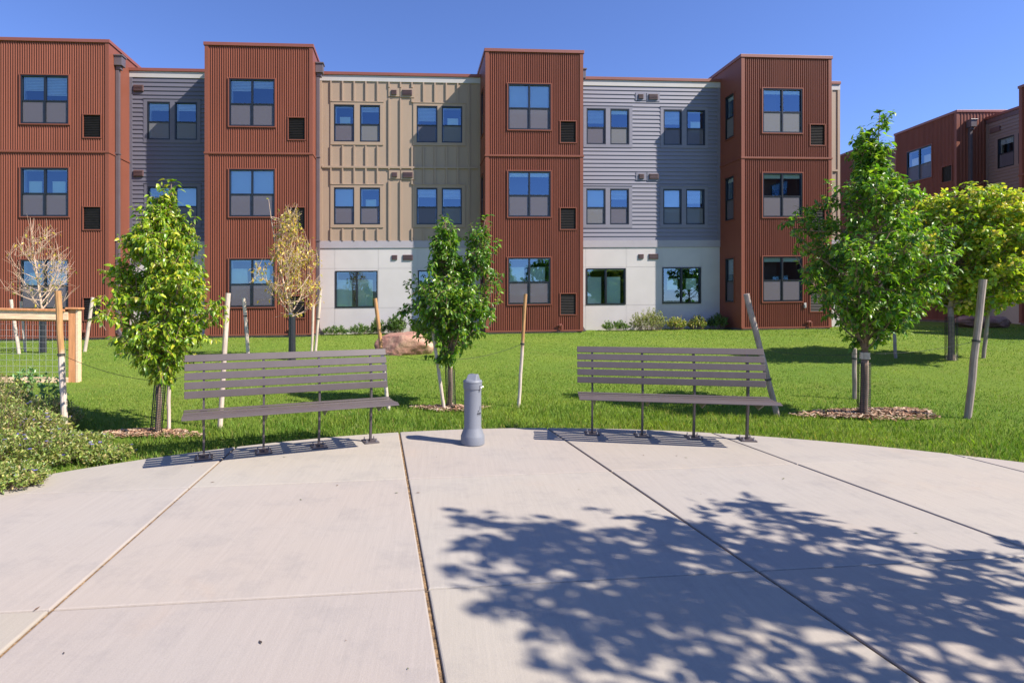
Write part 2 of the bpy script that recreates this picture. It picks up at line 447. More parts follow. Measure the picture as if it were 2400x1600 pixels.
def rim(mb, fr, s0, s1, z0, z1, w, d0, d1, mi=0):  # a rectangular frame of width w, outer edge given
    fbox(mb, fr, s0, s1, z0, z0 + w, d0, d1, mi); fbox(mb, fr, s0, s1, z1 - w, z1, d0, d1, mi)
    fbox(mb, fr, s0, s0 + w, z0 + w, z1 - w, d0, d1, mi); fbox(mb, fr, s1 - w, s1, z0 + w, z1 - w, d0, d1, mi)
def bar(mb, fr, s0, s1, z0, z1, d0, d1): fbox(mb, fr, s0, s1, z0, z1, d0, d1)

def window(fr, root, s0, s1, z0, z1, d, kind, trim=None, trim_w=.045, blind=None):
    """kind: 'quad' two double-hung units side by side, 'hung' one, 'slide' two tall panes"""
    w = .045; fm = MB(); panes = MB(); scr = MB()
    rim(fm, fr, s0, s1, z0, z1, w, d - .012, d + .09)
    zm = z0 + (z1 - z0) * .475; sm = (s0 + s1) / 2
    cols = [(s0 + w, s1 - w)] if kind == 'hung' else [(s0 + w, sm - .028), (sm + .028, s1 - w)]
    if kind != 'hung': bar(fm, fr, sm - .028, sm + .028, z0 + w, z1 - w, d - .004, d + .085)
    for a, b in cols:
        if kind == 'slide':
            panes.poly([fr.P(a, z0 + w, d + .05), fr.P(b, z0 + w, d + .05), fr.P(b, z1 - w, d + .05), fr.P(a, z1 - w, d + .05)])
        else:
            bar(fm, fr, a, b, zm - .022, zm + .022, d + .006, d + .07)
            panes.poly([fr.P(a, zm + .022, d + .04), fr.P(b, zm + .022, d + .04), fr.P(b, z1 - w, d + .04), fr.P(a, z1 - w, d + .04)])
            panes.poly([fr.P(a, z0 + w, d + .06), fr.P(b, z0 + w, d + .06), fr.P(b, zm - .022, d + .06), fr.P(a, zm - .022, d + .06)])
            e = .012
            scr.poly([fr.P(a + e, z0 + w + e, d + .022), fr.P(b - e, z0 + w + e, d + .022), fr.P(b - e, zm - .022, d + .022), fr.P(a + e, zm - .022, d + .022)])
    o = build('window', fm, M['frame'], root)
    build('pane', panes, M['glass'], o)
    if scr.f: build('screen', scr, M['screen'] if random.random() < .6 else M['screen_light'], o)
    if trim:
        t = MB(); rim(t, fr, s0 - trim_w, s1 + trim_w, z0 - trim_w, z1 + trim_w, trim_w, d - .028, d + .06); build('trim', t, trim, o)
    r = MB(); P = fr.P; D2 = d + 1.6
    a, b = s0 + .01, s1 - .01; p, q = z0 + .01, z1 - .01
    r.poly([P(a, p, D2), P(b, p, D2), P(b, q, D2), P(a, q, D2)])
    r.poly([P(a, p, d + .09), P(a, p, D2), P(a, q, D2), P(a, q, d + .09)])
    r.poly([P(b, p, d + .09), P(b, q, d + .09), P(b, q, D2), P(b, p, D2)])
    r.poly([P(a, q, d + .09), P(a, q, D2), P(b, q, D2), P(b, q, d + .09)])
    r.poly([P(a, p, d + .09), P(b, p, d + .09), P(b, p, D2), P(a, p, D2)])
    build('room', r, M['recess'], o)
    bl = MB(); bm = M['blind']
    rr = random.random()
    if blind is None: blind = random.choice(['head', 'head', 'drop', 'drop', 'full', 'half'])
    if blind == 'head' and rr < .4: blind = 'drop'
    for (ca, cb) in cols:
        bl = MB()
        if blind == 'head': fbox(bl, fr, ca, cb, z1 - w - .14, z1 - w, d + .074, d + .088)
        elif blind == 'drop':
            zd = z1 - w - (z1 - z0) * random.uniform(.12, .42)
            for q_ in range(int((z1 - w - zd) / .05)): fbox(bl, fr, ca + .01, cb - .01, z1 - w - .05 * q_ - .043, z1 - w - .05 * q_ - .004, d + .074, d + .08)
            bm = M['blind_white']
        elif blind == 'full': fbox(bl, fr, ca, cb, z0 + .35 * (z1 - z0), z1 - w, d + .075, d + .08); bm = M['blind_white']
        elif blind == 'pale': fbox(bl, fr, ca + .02, ca + (cb - ca) * .80, z0 + w + (0 if kind == 'slide' else .25), z1 - w - .28, d + .075, d + .08)
        elif blind == 'half': fbox(bl, fr, ca + .25 * (cb - ca), cb - .1, z0 + (z1 - z0) * .38, z1 - .42, d + .078, d + .082)
        if bl.f: build('blind', bl, bm, o)
    # pale inner reveal seen through the glass along the left jamb and the head
    rv_ = MB(); fbox(rv_, fr, s0 + w, s0 + w + .035, z0 + w, z1 - w, d + .088, d + .20); fbox(rv_, fr, s0 + w + .036, s1 - w, z1 - w - .035, z1 - w, d + .09, d + .20)
    build('inner_reveal', rv_, M['blind_white'], o)
    return o
def louver(fr, root, s0, s1, z0, z1, d):
    o_ = MB(); rim(o_, fr, s0 - .03, s1 + .03, z0 - .03, z1 + .03, .03, d - .018, d + .05)
    f = build('wall_grille', o_, M['rust_flat'], root)
    l = MB(); fbox(l, fr, s0, s1, z0, z1, d + .045, d + .06)
    n = int((z1 - z0) / .055)
    for k in range(n):
        z = z0 + (k + .5) * (z1 - z0) / n
        l.poly([fr.P(s0, z - .012, d + .008), fr.P(s1, z - .012, d + .008), fr.P(s1, z + .018, d + .04), fr.P(s0, z + .018, d + .04)])
    build('slats', l, M['louver'], f)
def vents(fr, root, s, z, d, mount=None):
    # small square exhaust and larger intake side by side
    if mount:
        m = MB(); fbox(m, fr, s - .10, s + .30, z - .13, z + .17, d - .035, d + .01); fbox(m, fr, s + .33, s + .83, z - .16, z + .17, d - .035, d + .01)
        build('mounting_block', m, mount, root)
    e = .035 if mount else 0
    for a, b, p, q in ((s, s + .20, z - .07, z + .10), (s + .40, s + .76, z - .09, z + .11)):
        c = MB(); D = d - e - .028; fbox(c, fr, a, b, p, q, D, d - e - .0)
        n = 4
        for k in range(n):
            zz = p + (k + .3) * (q - p) / n; fbox(c, fr, a + .015, b - .015, zz, zz + .018, D - .018, D)
        build('vent_cover', c, M['vent'], root, bevel=.004)

ZW = [(1.35, 2.96), (4.36, 5.94), (7.37, 8.95)]
ZL = [(.98, 1.70), (3.94, 4.67), (6.95, 7.68)]
TOP, RTOP, STR, D_REC = 10.06, 9.70, 6.46, 1.36
def tower(fr, root, s0, W, left_win=False, rib_side=None, z0=.42, blinds=(None, None, None), left_wall=True):
    s1 = s0 + W; cw = .12
    wins = [(s0 + .79, s0 + .79 + 1.49, a, b) for a, b in ZW]
    lvs = [(s0 + W - .80, s0 + W - .26, a, b) for a, b in ZL]
    wall = MB(); ribbed(wall, fr, s0 + cw, s1 - cw, z0, TOP - .02, wins + lvs)
    build('ribbed_wall', wall, M['rust_rib'], root)
    t = MB()
    fbox(t, fr, s0, s0 + cw, z0, TOP - .02, -.014, .06); fbox(t, fr, s1 - cw, s1, z0, TOP - .02, -.014, .06)
    build('corner_trim', t, M['rust_flat'], root)
    c = MB(); e = .035
    fbox(c, fr, s0 - e, s1 + e, TOP - .02, TOP + .09, -e, .22); fbox(c, fr, s0 - e, s0 + .2, TOP - .02, TOP + .09, .22, D_REC + 2.2); fbox(c, fr, s1 - .2, s1 + e, TOP - .02, TOP + .09, .22, D_REC + 2.2)
    fbox(c, fr, s0 + .2, s1 - .2, TOP - .02, TOP + .09, D_REC + 2.0, D_REC + 2.2)
    build('parapet_cap', c, M['rust_dark'], root, bevel=.006)
    sb = MB(); fbox(sb, fr, s0 - .022, s1 + .022, STR - .02, STR + .045, -.032, -.0145)
    fbox(sb, fr, s0 - .022, s0 - .004, STR - .02, STR + .045, -.0145, D_REC - .02); fbox(sb, fr, s1 + .004, s1 + .022, STR - .02, STR + .045, -.0145, D_REC - .02)
    build('string_course', sb, M['rust_flat'], root, bevel=.004)
    sb = MB(); fbox(sb, fr, s0 + .003, s1 - .003, z0 - .015, z0 + .035, -.03, -.0145); build('base_trim', sb, M['rust_flat'], root)
    # side walls
    for side, s in (('l', s0), ('r', s1)):
        sw = MB(); P = fr.P
        DB = D_REC + 2.2
        if rib_side == side:
            n = 24; st = (DB - .06) / n
            for k in range(n):
                a = .06 + k * st; q = [(a, 0), (a + st * .34, 0), (a + st * .5, .02), (a + st * .84, .02), (a + st, 0)]
                sg = -1 if side == 'r' else 1
                for (x0, o0), (x1, o1) in zip(q, q[1:]): sw.poly([P(s + sg * o0, z0, x0), P(s + sg * o1, z0, x1), P(s + sg * o1, TOP - .02, x1), P(s + sg * o0, TOP - .02, x0)])
        else:
            hs = [(.42, .97, a, b) for a, b in ZW] if (left_win and side == 'l') else []
            xs_ = [.06, .42, .97, DB] if hs else [.06, DB]
            for a, b in zip(xs_, xs_[1:]):
                m = (a + b) / 2
                for p, q in spans(z0, TOP - .02, [(h[2], h[3]) for h in hs if h[0] < m < h[1]]):
                    sw.poly([P(s, p, a), P(s, p, b), P(s, q, b), P(s, q, a)])
        build('side_wall', sw, M['rust_flat'], root)
    if left_win:
        f2 = Fr(fr.P(s0, 0, 0)[:2], (-fr.dd.x, -fr.dd.y), 0, fr.zoff + fr.ramp * s0)   # looks along the side wall
        for a, b in ZW: window(f2, root, -.97, -.42, a, b, 0, 'hung', M['rust_flat'], .03, blind='head')
    for k, (a, b, p, q) in enumerate(wins):
        window(fr, root, a, b, p, q, 0, 'quad', M['rust_flat'], .035, blind=blinds[k])
    for h in lvs: louver(fr, root, *h, 0)
    fd = MB(); fbox(fd, fr, s0 + .03, s1 - .03, -.6, z0 - .001, .03, D_REC + 2.2); build('foundation', fd, M['foundation'], root)
    rf = MB(); fbox(rf, fr, s0 + .2, s1 - .2, TOP - .5, TOP - .42, .2, D_REC + 2.1); build('roof', rf, M['roof'], root)

def recess(fr, root, s0, s1, style, wins, sliders, vent_s=None, fmat='frieze', z_low=3.70, base=.30, plain_ground=False):
    d = D_REC; holes = [(a, b, p, q) for a, b, p, q in wins]
    groups = {}
    wall = MB(); zt = 9.47
    mat = {'grey': M['grey_siding'], 'slate': M['slate_siding'], 'taupe': M['taupe_siding'], 'beige': M['beige']}[style]
    if style == 'beige':
        flat(wall, fr, s0, s1, z_low, zt, holes, d)
        n = round((s1 - s0) / .405); st = (s1 - s0) / n
        tr = [(h[0] - .16, h[1] + .16, h[2] - .14, h[3] + .12) for h in holes]
        vb = [] if vent_s is None else [(vent_s - .12, vent_s + .85, z - .2, z + .2) for z in (9.07, 6.08)]
        for k in range(1, n):
            s = s0 + k * st
            for z_a, z_b in ((z_low, 6.33), (6.40, zt)):
                for p, q in spans(z_a, z_b, [(h[2], h[3]) for h in tr + vb if h[0] - .03 < s < h[1] + .03]):
                    fbox(wall, fr, s - .026, s + .026, p, q, d - .048, d + .005)
        fbox(wall, fr, s0 + .1, s1 - .1, 6.33, 6.40, d - .052, d + .005)
    else:
        lap(wall, fr, s0, s1, z_low, zt, holes, d)
    build('siding_wall', wall, mat, root)
    ct = MB(); fbox(ct, fr, s0, s0 + .10, z_low, zt, d - .03, d + .01); fbox(ct, fr, s1 - .10, s1, z_low, zt, d - .03, d + .01)
    build('corner_board', ct, mat, root)
    fz = MB(); fbox(fz, fr, s0, s1, zt, RTOP - .02, d - .035, d + .05); build('frieze_board', fz, M['vent'] if style == 'taupe' else M['frieze'], root)
    cp = MB(); fbox(cp, fr, s0, s1, RTOP - .02, RTOP + .09, d - .075, d + .25); build('parapet_cap', cp, M['rust_dark'], root, bevel=.005)
    bd = MB(); fbox(bd, fr, s0, s1, 3.44, z_low - .002, d - .03, d + .05); build('band_board', bd, M['band'], root)
    wp = MB(); hg = [(a, b, p, q) for a, b, p, q in sliders]
    # white panels with open reveals between them
    sc_ = sorted(set([s0, s1] + [x for h in hg for x in (h[0] - .02, h[1] + .02)])); zc = [base, 1.27, 2.70, 3.44]
    for a, b in zip(sc_, sc_[1:]):
        for p, q in zip(zc, zc[1:]):
            e = .004
            flat(wp, fr, a + e, b - e, p + e, q - e, hg, d)
    flat(wp, fr, s0, s1, base, 3.44, hg, d + .012)
    build('panel_wall', wp, M['white_panel'], root)
    for (a, b, p, q) in wins:
        window(fr, root, a, b, p, q, d - .01, 'hung', None, blind=random.choice(['head', 'half', 'drop', 'full', 'drop']))
    done = []
    for i in range(0, len(wins), 2):        # a board surround round each pair
        (a0, b0, p, q), (a1, b1, _, _) = wins[i], wins[i + 1]
        t = MB(); w = .12
        fbox(t, fr, a0 - w, b1 + w, q, q + .10, d - .03, d + .02); fbox(t, fr, a0 - w, b1 + w, p - .11, p, d - .03, d + .02)
        fbox(t, fr, a0 - w, a0, p, q, d - .03, d + .02); fbox(t, fr, b1, b1 + w, p, q, d - .03, d + .02); fbox(t, fr, b0, a1, p, q, d - .03, d + .02)
        fbox(t, fr, a0 - w - .01, b1 + w + .01, q + .10, q + .125, d - .045, d + .02)
        build('window_surround', t, mat, root)
    for k, (a, b, p, q) in enumerate(sliders): window(fr, root, a, b, p, q, d - .008, 'slide', None, blind='pale' if k == 0 else 'half')
    if vent_s is not None:
        vents(fr, root, vent_s, 9.07, d, mat); vents(fr, root, vent_s + .02, 6.08, d, mat); vents(fr, root, vent_s + .02, 3.08, d)
    fd = MB(); fbox(fd, fr, s0, s1, -.6, base - .001, d + .03, d + 1); build('foundation', fd, M['foundation'], root)
    rf = MB(); fbox(rf, fr, s0, s1, 9.2, 9.3, d + .1, 13.8); build('roof', rf, M['roof'], root)
def downspout(fr, root, s, d, ztop=9.75, kick=True):
    # leader head on the side wall of a tower, pipe down to the ground, kicked out at the foot
    h = MB(); fbox(h, fr, s + .004, s + .26, ztop - .30, ztop, d - .13, d + .13); fbox(h, fr, s + .004, s + .29, ztop, ztop + .05, d - .16, d + .16)
    fbox(h, fr, s + .03, s + .20, ztop - .42, ztop - .30, d - .07, d + .07)
    o = build('downspout', h, M['downspout'], root, bevel=.008)
    p = MB(); fbox(p, fr, s + .02, s + .13, .52, ztop - .42, d - .055, d + .055)
    for z in (6.5, 3.6): fbox(p, fr, s + .003, s + .145, z, z + .05, d - .075, d + .075)
    if kick:
        P = fr.P
        p.hexa([P(s + .16, .36, d - .055), P(s + .30, .36, d - .055), P(s + .30, .36, d + .055), P(s + .16, .36, d + .055), P(s + .02, .62, d - .055), P(s + .13, .62, d - .055), P(s + .13, .62, d + .055), P(s + .02, .62, d + .055)])
    build('pipe', p, M['downspout'], o, bevel=.006)
def hose_bib(fr, root, s):
    b = MB(); fbox(b, fr, s - .05, s + .05, .58, .66, -.09, -.02); fbox(b, fr, s + .03, s + .07, .44, .62, -.12, -.06); fbox(b, fr, s - .10, s - .05, .60, .64, -.07, -.03)
    build('hose_tap', b, M['rust_dark'], root, bevel=.01)

T_ = .0714
frM = Fr((0, 18.97), (1, T_), .01, 0)
bA = empty('apartment_building', frM.P(1, .3, 1), 'long three storey apartment block with four rust red ribbed bays across the lawn', 'building')
def pair(a, b, c, d_, z): return [(a, b, z[0], z[1]), (c, d_, z[0], z[1])]
ZU, ZM = (7.28, 8.62), (4.29, 5.63)
tower(frM, bA, -14.72, 3.54, blinds=('half', 'half', 'drop'))
tower(frM, bA, -8.13, 3.53, blinds=('pale', 'full', 'head'))
tower(frM, bA, 1.24, 3.43, left_win=True, blinds=('pale', 'head', 'full'))
tower(frM, bA, 10.40, 3.38, left_win=True, blinds=('head', 'head', 'head'))
recess(frM, bA, -11.18, -8.13, 'slate', pair(-10.585, -9.80, -9.64, -8.87, ZU) + pair(-10.56, -9.79, -9.63, -8.86, ZM), [(-10.5, -9.0, 1.29, 2.64)], None)
recess(frM, bA, -4.60, 1.24, 'beige', pair(-4.08, -3.35, -3.15, -2.42, ZU) + pair(-1.10, -.34, -.18, .575, ZU) + pair(-4.08, -3.35, -3.15, -2.42, ZM) + pair(-1.10, -.34, -.18, .56, ZM),
       [(-4.03, -2.51, 1.29, 2.62), (-1.05, .47, 1.29, 2.62)], -2.02)
recess(frM, bA, 4.67, 10.40, 'grey', pair(5.225, 5.96, 6.13, 6.86, ZU) + pair(8.185, 8.90, 9.08, 9.81, ZU) + pair(5.215, 5.95, 6.12, 6.85, ZM) + pair(8.17, 8.89, 9.06, 9.79, ZM),
       [(5.22, 6.73, 1.30, 2.66), (8.15, 9.65, 1.31, 2.68)], 7.20)
recess(frM, bA, 13.78, 15.20, 'beige', [], [], None)
recess(frM, bA, -18.0, -14.72, 'grey', [], [], None)
for z in (9.07, 6.08, 3.08):
    c = MB(); fbox(c, frM, -11.03, -10.70, z - .10, z + .12, D_REC - .07, D_REC - .0)
    for k in range(4): fbox(c, frM, -11.01, -10.72, z - .08 + k * .05, z - .06 + k * .05, D_REC - .09, D_REC - .07)
    build('vent_cover', c, M['vent'], bA, bevel=.004)
downspout(frM, bA, -11.18, .42); downspout(frM, bA, -4.60, .62, 9.72); downspout(frM, bA, 4.67, .62, 9.70)
for s in (-11.9, -5.3, 3.85, 12.9): hose_bib(frM, bA, s)
ew = MB(); P = frM.P
ew.poly([P(15.2, -.2, D_REC), P(15.2, -.2, 14), P(15.2, 9.7, 14), P(15.2, 9.7, D_REC)]); ew.poly([P(-18, -.2, D_REC), P(-18, -.2, 14), P(-18, 9.7, 14), P(-18, 9.7, D_REC)]); ew.poly([P(-18, -.2, 14), P(15.2, -.2, 14), P(15.2, 9.7, 14), P(-18, 9.7, 14)])
build('rear_wall', ew, M['beige'], bA)
lb = MB(); fbox(lb, frM, 12.72, 12.80, 1.12, 1.30, -.05, -.016); fbox(lb, frM, 12.74, 12.78, 1.16, 1.24, -.07, -.05); build('outlet_box', lb, M['frieze'], bA, bevel=.006)

frW = Fr((23.53, 29.30), (-.008, -1), 0, .20)
bB = empty('apartment_building', (24, 27, .5), 'rust red and taupe apartment wing seen edge-on at the right, mostly in its own shade', 'building')
def wing_recess(s0, s1, style, w=True):
    a = s0 + .55
    ws = (pair(a, a + .75, a + .92, a + 1.67, ZU) + pair(a, a + .75, a + .92, a + 1.67, ZM)) if w else []
    recess(frW, bB, s0, s1, style, ws, [(a, a + 1.5, 1.3, 2.65)] if w else [], None)
tower(frW, bB, 0, 3.62, rib_side='r', blinds=('head', 'head', 'half')); downspout(frW, bB, 3.62, .55, 9.6)
wing_recess(3.62, 6.45, 'taupe')
tower(frW, bB, 6.45, 3.6, rib_side='r'); wing_recess(10.05, 15.8, 'taupe')
tower(frW, bB, 15.8, 3.6); wing_recess(19.4, 22.2, 'taupe'); tower(frW, bB, 22.2, 3.5)
wing_recess(-2.9, 0, 'taupe'); tower(frW, bB, -6.5, 3.6, rib_side='r'); downspout(frW, bB, -2.9, .55, 9.6); wing_recess(-12.3, -6.5, 'taupe'); tower(frW, bB, -15.9, 3.6)
P = frW.P; ew = MB()
ew.poly([P(25.7, -.2, D_REC), P(25.7, -.2, 14), P(25.7, 9.7, 14), P(25.7, 9.7, D_REC)]); ew.poly([P(-15.9, -.2, 14), P(25.7, -.2, 14), P(25.7, 9.7, 14), P(-15.9, 9.7, 14)]); ew.poly([P(-15.9, -.2, .1), P(-15.9, -.2, 14), P(-15.9, 9.7, 14), P(-15.9, 9.7, .1)])
build('rear_wall', ew, M['taupe_siding'], bB)
c = MB(); fbox(c, frW, 3.85, 4.3, 8.98, 9.2, D_REC - .07, D_REC); build('vent_cover', c, M['vent'], bB)

# ------------------------------------------------------------------ benches
def bench(p_left, p_right, label):
    a, b = Vector(p_left), Vector(p_right); mid = (a + b) / 2; ang = math.atan2(b.y - a.y, b.x - a.x)
    r = empty('bench', (mid.x, mid.y, 0), label, 'bench', 'slatted metal benches at the edge of the plaza')
    r.rotation_euler = (0, 0, ang)
    L = .94
    def local(name, mb, mat, par, **k):
        return build(name, mb, mat, None, **k) if par is None else link(name, mb, mat, par, **k)
    def link(name, mb, mat, par, bevel=0):
        o = build(name, mb, mat, None, bevel=bevel); o.parent = par; return o
    # local frame: +x along the bench, -y the side one sits on
    seat = MB(); n = 5
    for k in range(n):
        y = -.055 - k * .079; z = .470 - .008 * math.sin(math.pi * k / (n - 1)) * 1.2
        drop = .018 if k == n - 1 else 0
        seat.hexa([(-L, y - .060, z - .010 - drop), (L, y - .060, z - .010 - drop), (L, y, z - .010), (-L, y, z - .010), (-L, y - .060, z - drop), (L, y - .060, z - drop), (L, y, z), (-L, y, z)])
    link('seat', seat, M['bench'], r, bevel=.004)
    back = MB(); y, z = -.010, .560; ang_b = [3, 8, 12, 16, 20]; prof = [(0.0, .47), (-.0, .545)]
    for k in range(5):
        t = R(ang_b[k]); dy, dz = math.sin(t), math.cos(t); h = .066; th = .012
        ny, nz = -math.cos(t), math.sin(t)
        q = lambda u, w: (y + dy * u + ny * w, z + dz * u + nz * w)
        c0, c1, c2, c3 = q(0, 0), q(0, th), q(h, th), q(h, 0)
        back.hexa([(-L, *c1), (L, *c1), (L, *c0), (-L, *c0), (-L, *c2), (L, *c2), (L, *c3), (-L, *c3)])
        y, z = y + dy * .082, z + dz * .082; prof.append((y + .004, z))
    link('backrest', back, M['bench'], r, bevel=.003)
    for x in (-.78, -.26, .26, .78):
        leg = MB(); w = .009
        pts = [(.055, .012), (.02, .43)] + [(.022, .5)] + [(q[0] + .018, q[1]) for q in prof[2:6]] + [(prof[6][0] + .014, prof[6][1] - .025)]
        for (y0, z0), (y1, z1) in zip(pts, pts[1:]):
            leg.hexa([(x - w, y0 - .024, z0), (x + w, y0 - .024, z0), (x + w, y0 + .024, z0), (x - w, y0 + .024, z0), (x - w, y1 - .024, z1), (x + w, y1 - .024, z1), (x + w, y1 + .024, z1), (x - w, y1 + .024, z1)])
        lo = link('leg', leg, M['bench_leg'], r)
        br = MB(); x0, x1 = x - .004, x + .004
        pf = [(.0, .448), (.0, .425), (-.27, .372), (-.385, .425), (-.43, .448)]
        br.poly([(x0, a_, b_) for a_, b_ in pf]); br.poly([(x1, a_, b_) for a_, b_ in pf[::-1]])
        for (a_, b_), (c_, d_) in zip(pf, pf[1:] + pf[:1]): br.poly([(x0, a_, b_), (x1, a_, b_), (x1, c_, d_), (x0, c_, d_)])
        br.box((x - .03, -.43, .444), (x + .03, 0, .450))
        link('seat_bracket', br, M['bench'], lo)
        fp = MB(); fp.box((x - .075, -.035, .0), (x + .075, .145, .012)); link('foot_plate', fp, M['bench_leg'], lo, bevel=.004)
        for bx, by in ((-.05, .11), (.05, .11), (-.05, 0), (.05, 0)):
            bo = MB(); bo.tube([(x + bx, by, .012), (x + bx, by, .020)], .013, 6); bo.tube([(x + bx, by, .02), (x + bx, by, .042)], .006, 6)
            link('bolt', bo, M['bolt'], lo)
    return r
f1, f4 = at2(470, 1055, 5.04), at2(852, 1017, 5.63)
bench((f1.x, f1.y, 0), (f4.x, f4.y, 0), 'brown slatted bench left of the grey bollard bin, turned slightly right')
g1, g4 = at2(1353, 998, 5.99), at2(1728, 1013, 5.70)
bench((g1.x, g1.y, 0), (g4.x, g4.y, 0), 'brown slatted bench right of the grey bollard bin')

# ------------------------------------------------------------------ bollard bin
bx, by = .236, 5.60
rb = empty('ash_receptacle', (bx, by, 0), 'grey plastic bollard ash bin with flared foot standing between the two benches', 'ash bin')
m = MB(); m.lathe([(.112, 0), (.120, .008), (.120, .083), (.116, .092), (.090, .162), (.087, .172), (.087, .555)], (bx, by, 0), 48); build('body', m, M['bin'], rb, smooth=True).modifiers.new('es', 'EDGE_SPLIT').split_angle = R(28)
m = MB(); m.lathe([(.0885, .5555), (.0935, .558), (.0955, .57), (.0945, .618), (.097, .622), (.097, .632), (.088, .645), (.06, .656), (.02, .662)], (bx, by, 0), 48); build('lid', m, M['bin'], rb, smooth=True).modifiers.new('es', 'EDGE_SPLIT').split_angle = R(28)
m = MB(); a0 = R(-20)
def rot(x, y, a): return (bx + x * math.cos(a) - y * math.sin(a), by + x * math.sin(a) + y * math.cos(a))
def rp(x, y, z, a=a0): q = rot(x, y, a); return (q[0], q[1], z)
m.hexa([rp(-.055, -.078, .640), rp(.060, -.078, .640), rp(.060, .07, .640), rp(-.055, .07, .640), rp(-.048, -.012, .700), rp(.050, -.012, .704), rp(.050, .045, .702), rp(-.048, .045, .698)])
build('hood', m, M['bin'], rb, bevel=.008)
m = MB(); m.hexa([rp(-.03, .0, .698), rp(.01, .0, .70), rp(.01, .02, .70), rp(-.03, .02, .698), rp(-.03, .0, .706), rp(.01, .0, .708), rp(.01, .02, .708), rp(-.03, .02, .706)]); build('handle', m, M['bin'], rb, bevel=.003)
def on_cyl(mb, a0_, a1_, z0_, z1_, r=.0880, n=4):
    for k in range(n):
        p, q = R(a0_ + (a1_ - a0_) * k / n), R(a0_ + (a1_ - a0_) * (k + 1) / n)
        mb.poly([(bx + r * math.cos(p), by + r * math.sin(p), z0_), (bx + r * math.cos(q), by + r * math.sin(q), z0_), (bx + r * math.cos(q), by + r * math.sin(q), z1_), (bx + r * math.cos(p), by + r * math.sin(p), z1_)])
m = MB(); A = -90
on_cyl(m, -36, -33, .350, .392); on_cyl(m, -40, -38.5, .345, .385, n=1)
on_cyl(m, -58, -44, .336, .342); on_cyl(m, -52, -46, .342, .350)
for k, a in enumerate(range(-62, -26, 5)): on_cyl(m, a, a + 3.6, .309, .326, n=1); 
on_cyl(m, -62, -27, .300, .303)
build('emblem', m, M['ink'], rb)
m = MB()
for a in (-42,):
    p = R(a); x, y = bx + .099 * math.cos(p), by + .099 * math.sin(p); m.tube([(x, y, .545), (x, y, .600)], .008, 6); m.tube([(x - .01, y - .0, .566), (x + .03, y + .03, .583)], .004, 6)
build('latch', m, M['bolt'], rb)

# ------------------------------------------------------------------ stakes and guy wires
def stake(top, bot, dia, mat, label, group='wooden tree stakes', band=None, Y=None, lean=0):
    b = hit2(*bot) if Y is None else at2(bot[0], bot[1], Y); t = at2(top[0], top[1], b.y + lean)
    n = 7; m = MB(); d = t - b
    pts = [b - d.normalized() * .15 + Vector((0, 0, 0))] + [b + d * (k / n) + Vector((random.uniform(-.004, .004), random.uniform(-.004, .004), 0)) for k in range(n + 1)]
    m.tube(pts, [dia / 2 * random.uniform(.96, 1.03) for _ in pts], 10)
    o = build('tree_stake', m, mat, None, smooth=False, org=tuple(b)); tag(o, label, 'stake', group)
    if band is not None:
        q = b + d * band; k = MB(); k.tube([q - d.normalized() * .012, q + d.normalized() * .012], dia / 2 + .006, 10)
        s = build('strap', k, M['cable'], None, org=None); s.data.transform(Matrix.Translation(-b)); s.parent = o
    return b, t
S = {}
S[1] = stake((133, 668), (150, 1000), .064, M['stake_brown'], 'pale stake with brown top rising from the shrub bed before the wire fence', band=.56, Y=5.9)
S[2] = stake((523, 673), (505, 985), .056, M['stake_pale'], 'weathered stake standing behind the left end of the left bench', band=.52)
S[3] = stake((388, 775), (388, 980), .040, M['stake_pale'], 'white stake right beside the guarded trunk of the yellow green tree', Y=6.1)
S[4] = stake((862, 685), (893, 942), .050, M['stake_brown'], 'brown topped stake leaning behind the right end of the left bench', band=.53)
S[5] = stake((985, 700), (1020, 938), .046, M['stake_pale'], 'leaning stake at the left of the middle tree trunk, top lost in its leaves', Y=7.3)
S[6] = stake((1207, 675), (1191, 935), .046, M['stake_brown'], 'lone slim stake on the lawn between the middle tree and the right bench', band=.56)
S[7] = stake((1714, 675), (1786, 955), .068, M['stake_grey'], 'thick grey leaning stake behind the right end of the right bench', band=.3)
S[8] = stake((1962, 800), (1963, 915), .060, M['stake_grey'], 'grey stake just behind the guarded trunk of the tall right tree', band=.8)
S[9] = stake((2258, 642), (2222, 962), .072, M['stake_grey'], 'tall weathered grey stake nearest the right edge, leaning right', band=.56)
S[10] = stake((2272, 690), (2259, 822), .066, M['stake_grey'], 'slimmer grey stake to the right of the yellowing maple trunk')
S[11] = stake((2052, 735), (2057, 822), .060, M['stake_grey'], 'short grey stake left of the yellowing maple, seen through the tall tree')
S[12] = stake((213, 683), (195, 808), .080, M['stake_pale'], 'pale stake leaning right behind the wire fence corner post', band=.6)
S[13] = stake((25, 688), (44, 812), .075, M['stake_pale'], 'leftmost pale stake behind the wire fence')
S[14] = stake((48, 692), (58, 808), .06, M['stake_pale'], 'pale banded stake close to the bare tree behind the wire fence')
S[15] = stake((560, 684), (571, 822), .080, M['stake_pale'], 'thin stake left of the dying tree in front of the second red bay', band=.7)
S[16] = stake((737, 664), (724, 815), .065, M['stake_pale'], 'right one of two thin stakes beside the dying tree, leaning right', band=.55)
S[17] = stake((720, 700), (716, 815), .060, M['stake_pale'], 'left one of two thin stakes beside the dying tree, nearly upright')
def wire(a, b, label, sag=.05, r=.0026):
    n = 12; m = MB(); a, b = Vector(a), Vector(b)
    m.tube([a.lerp(b, k / n) - Vector((0, 0, sag * 4 * (k / n) * (1 - k / n))) for k in range(n + 1)], r, 5)
    tag(build('guy_wire', m, M['cable'], None, org=tuple(a)), label, 'wire', 'guy wires between stakes and trees')

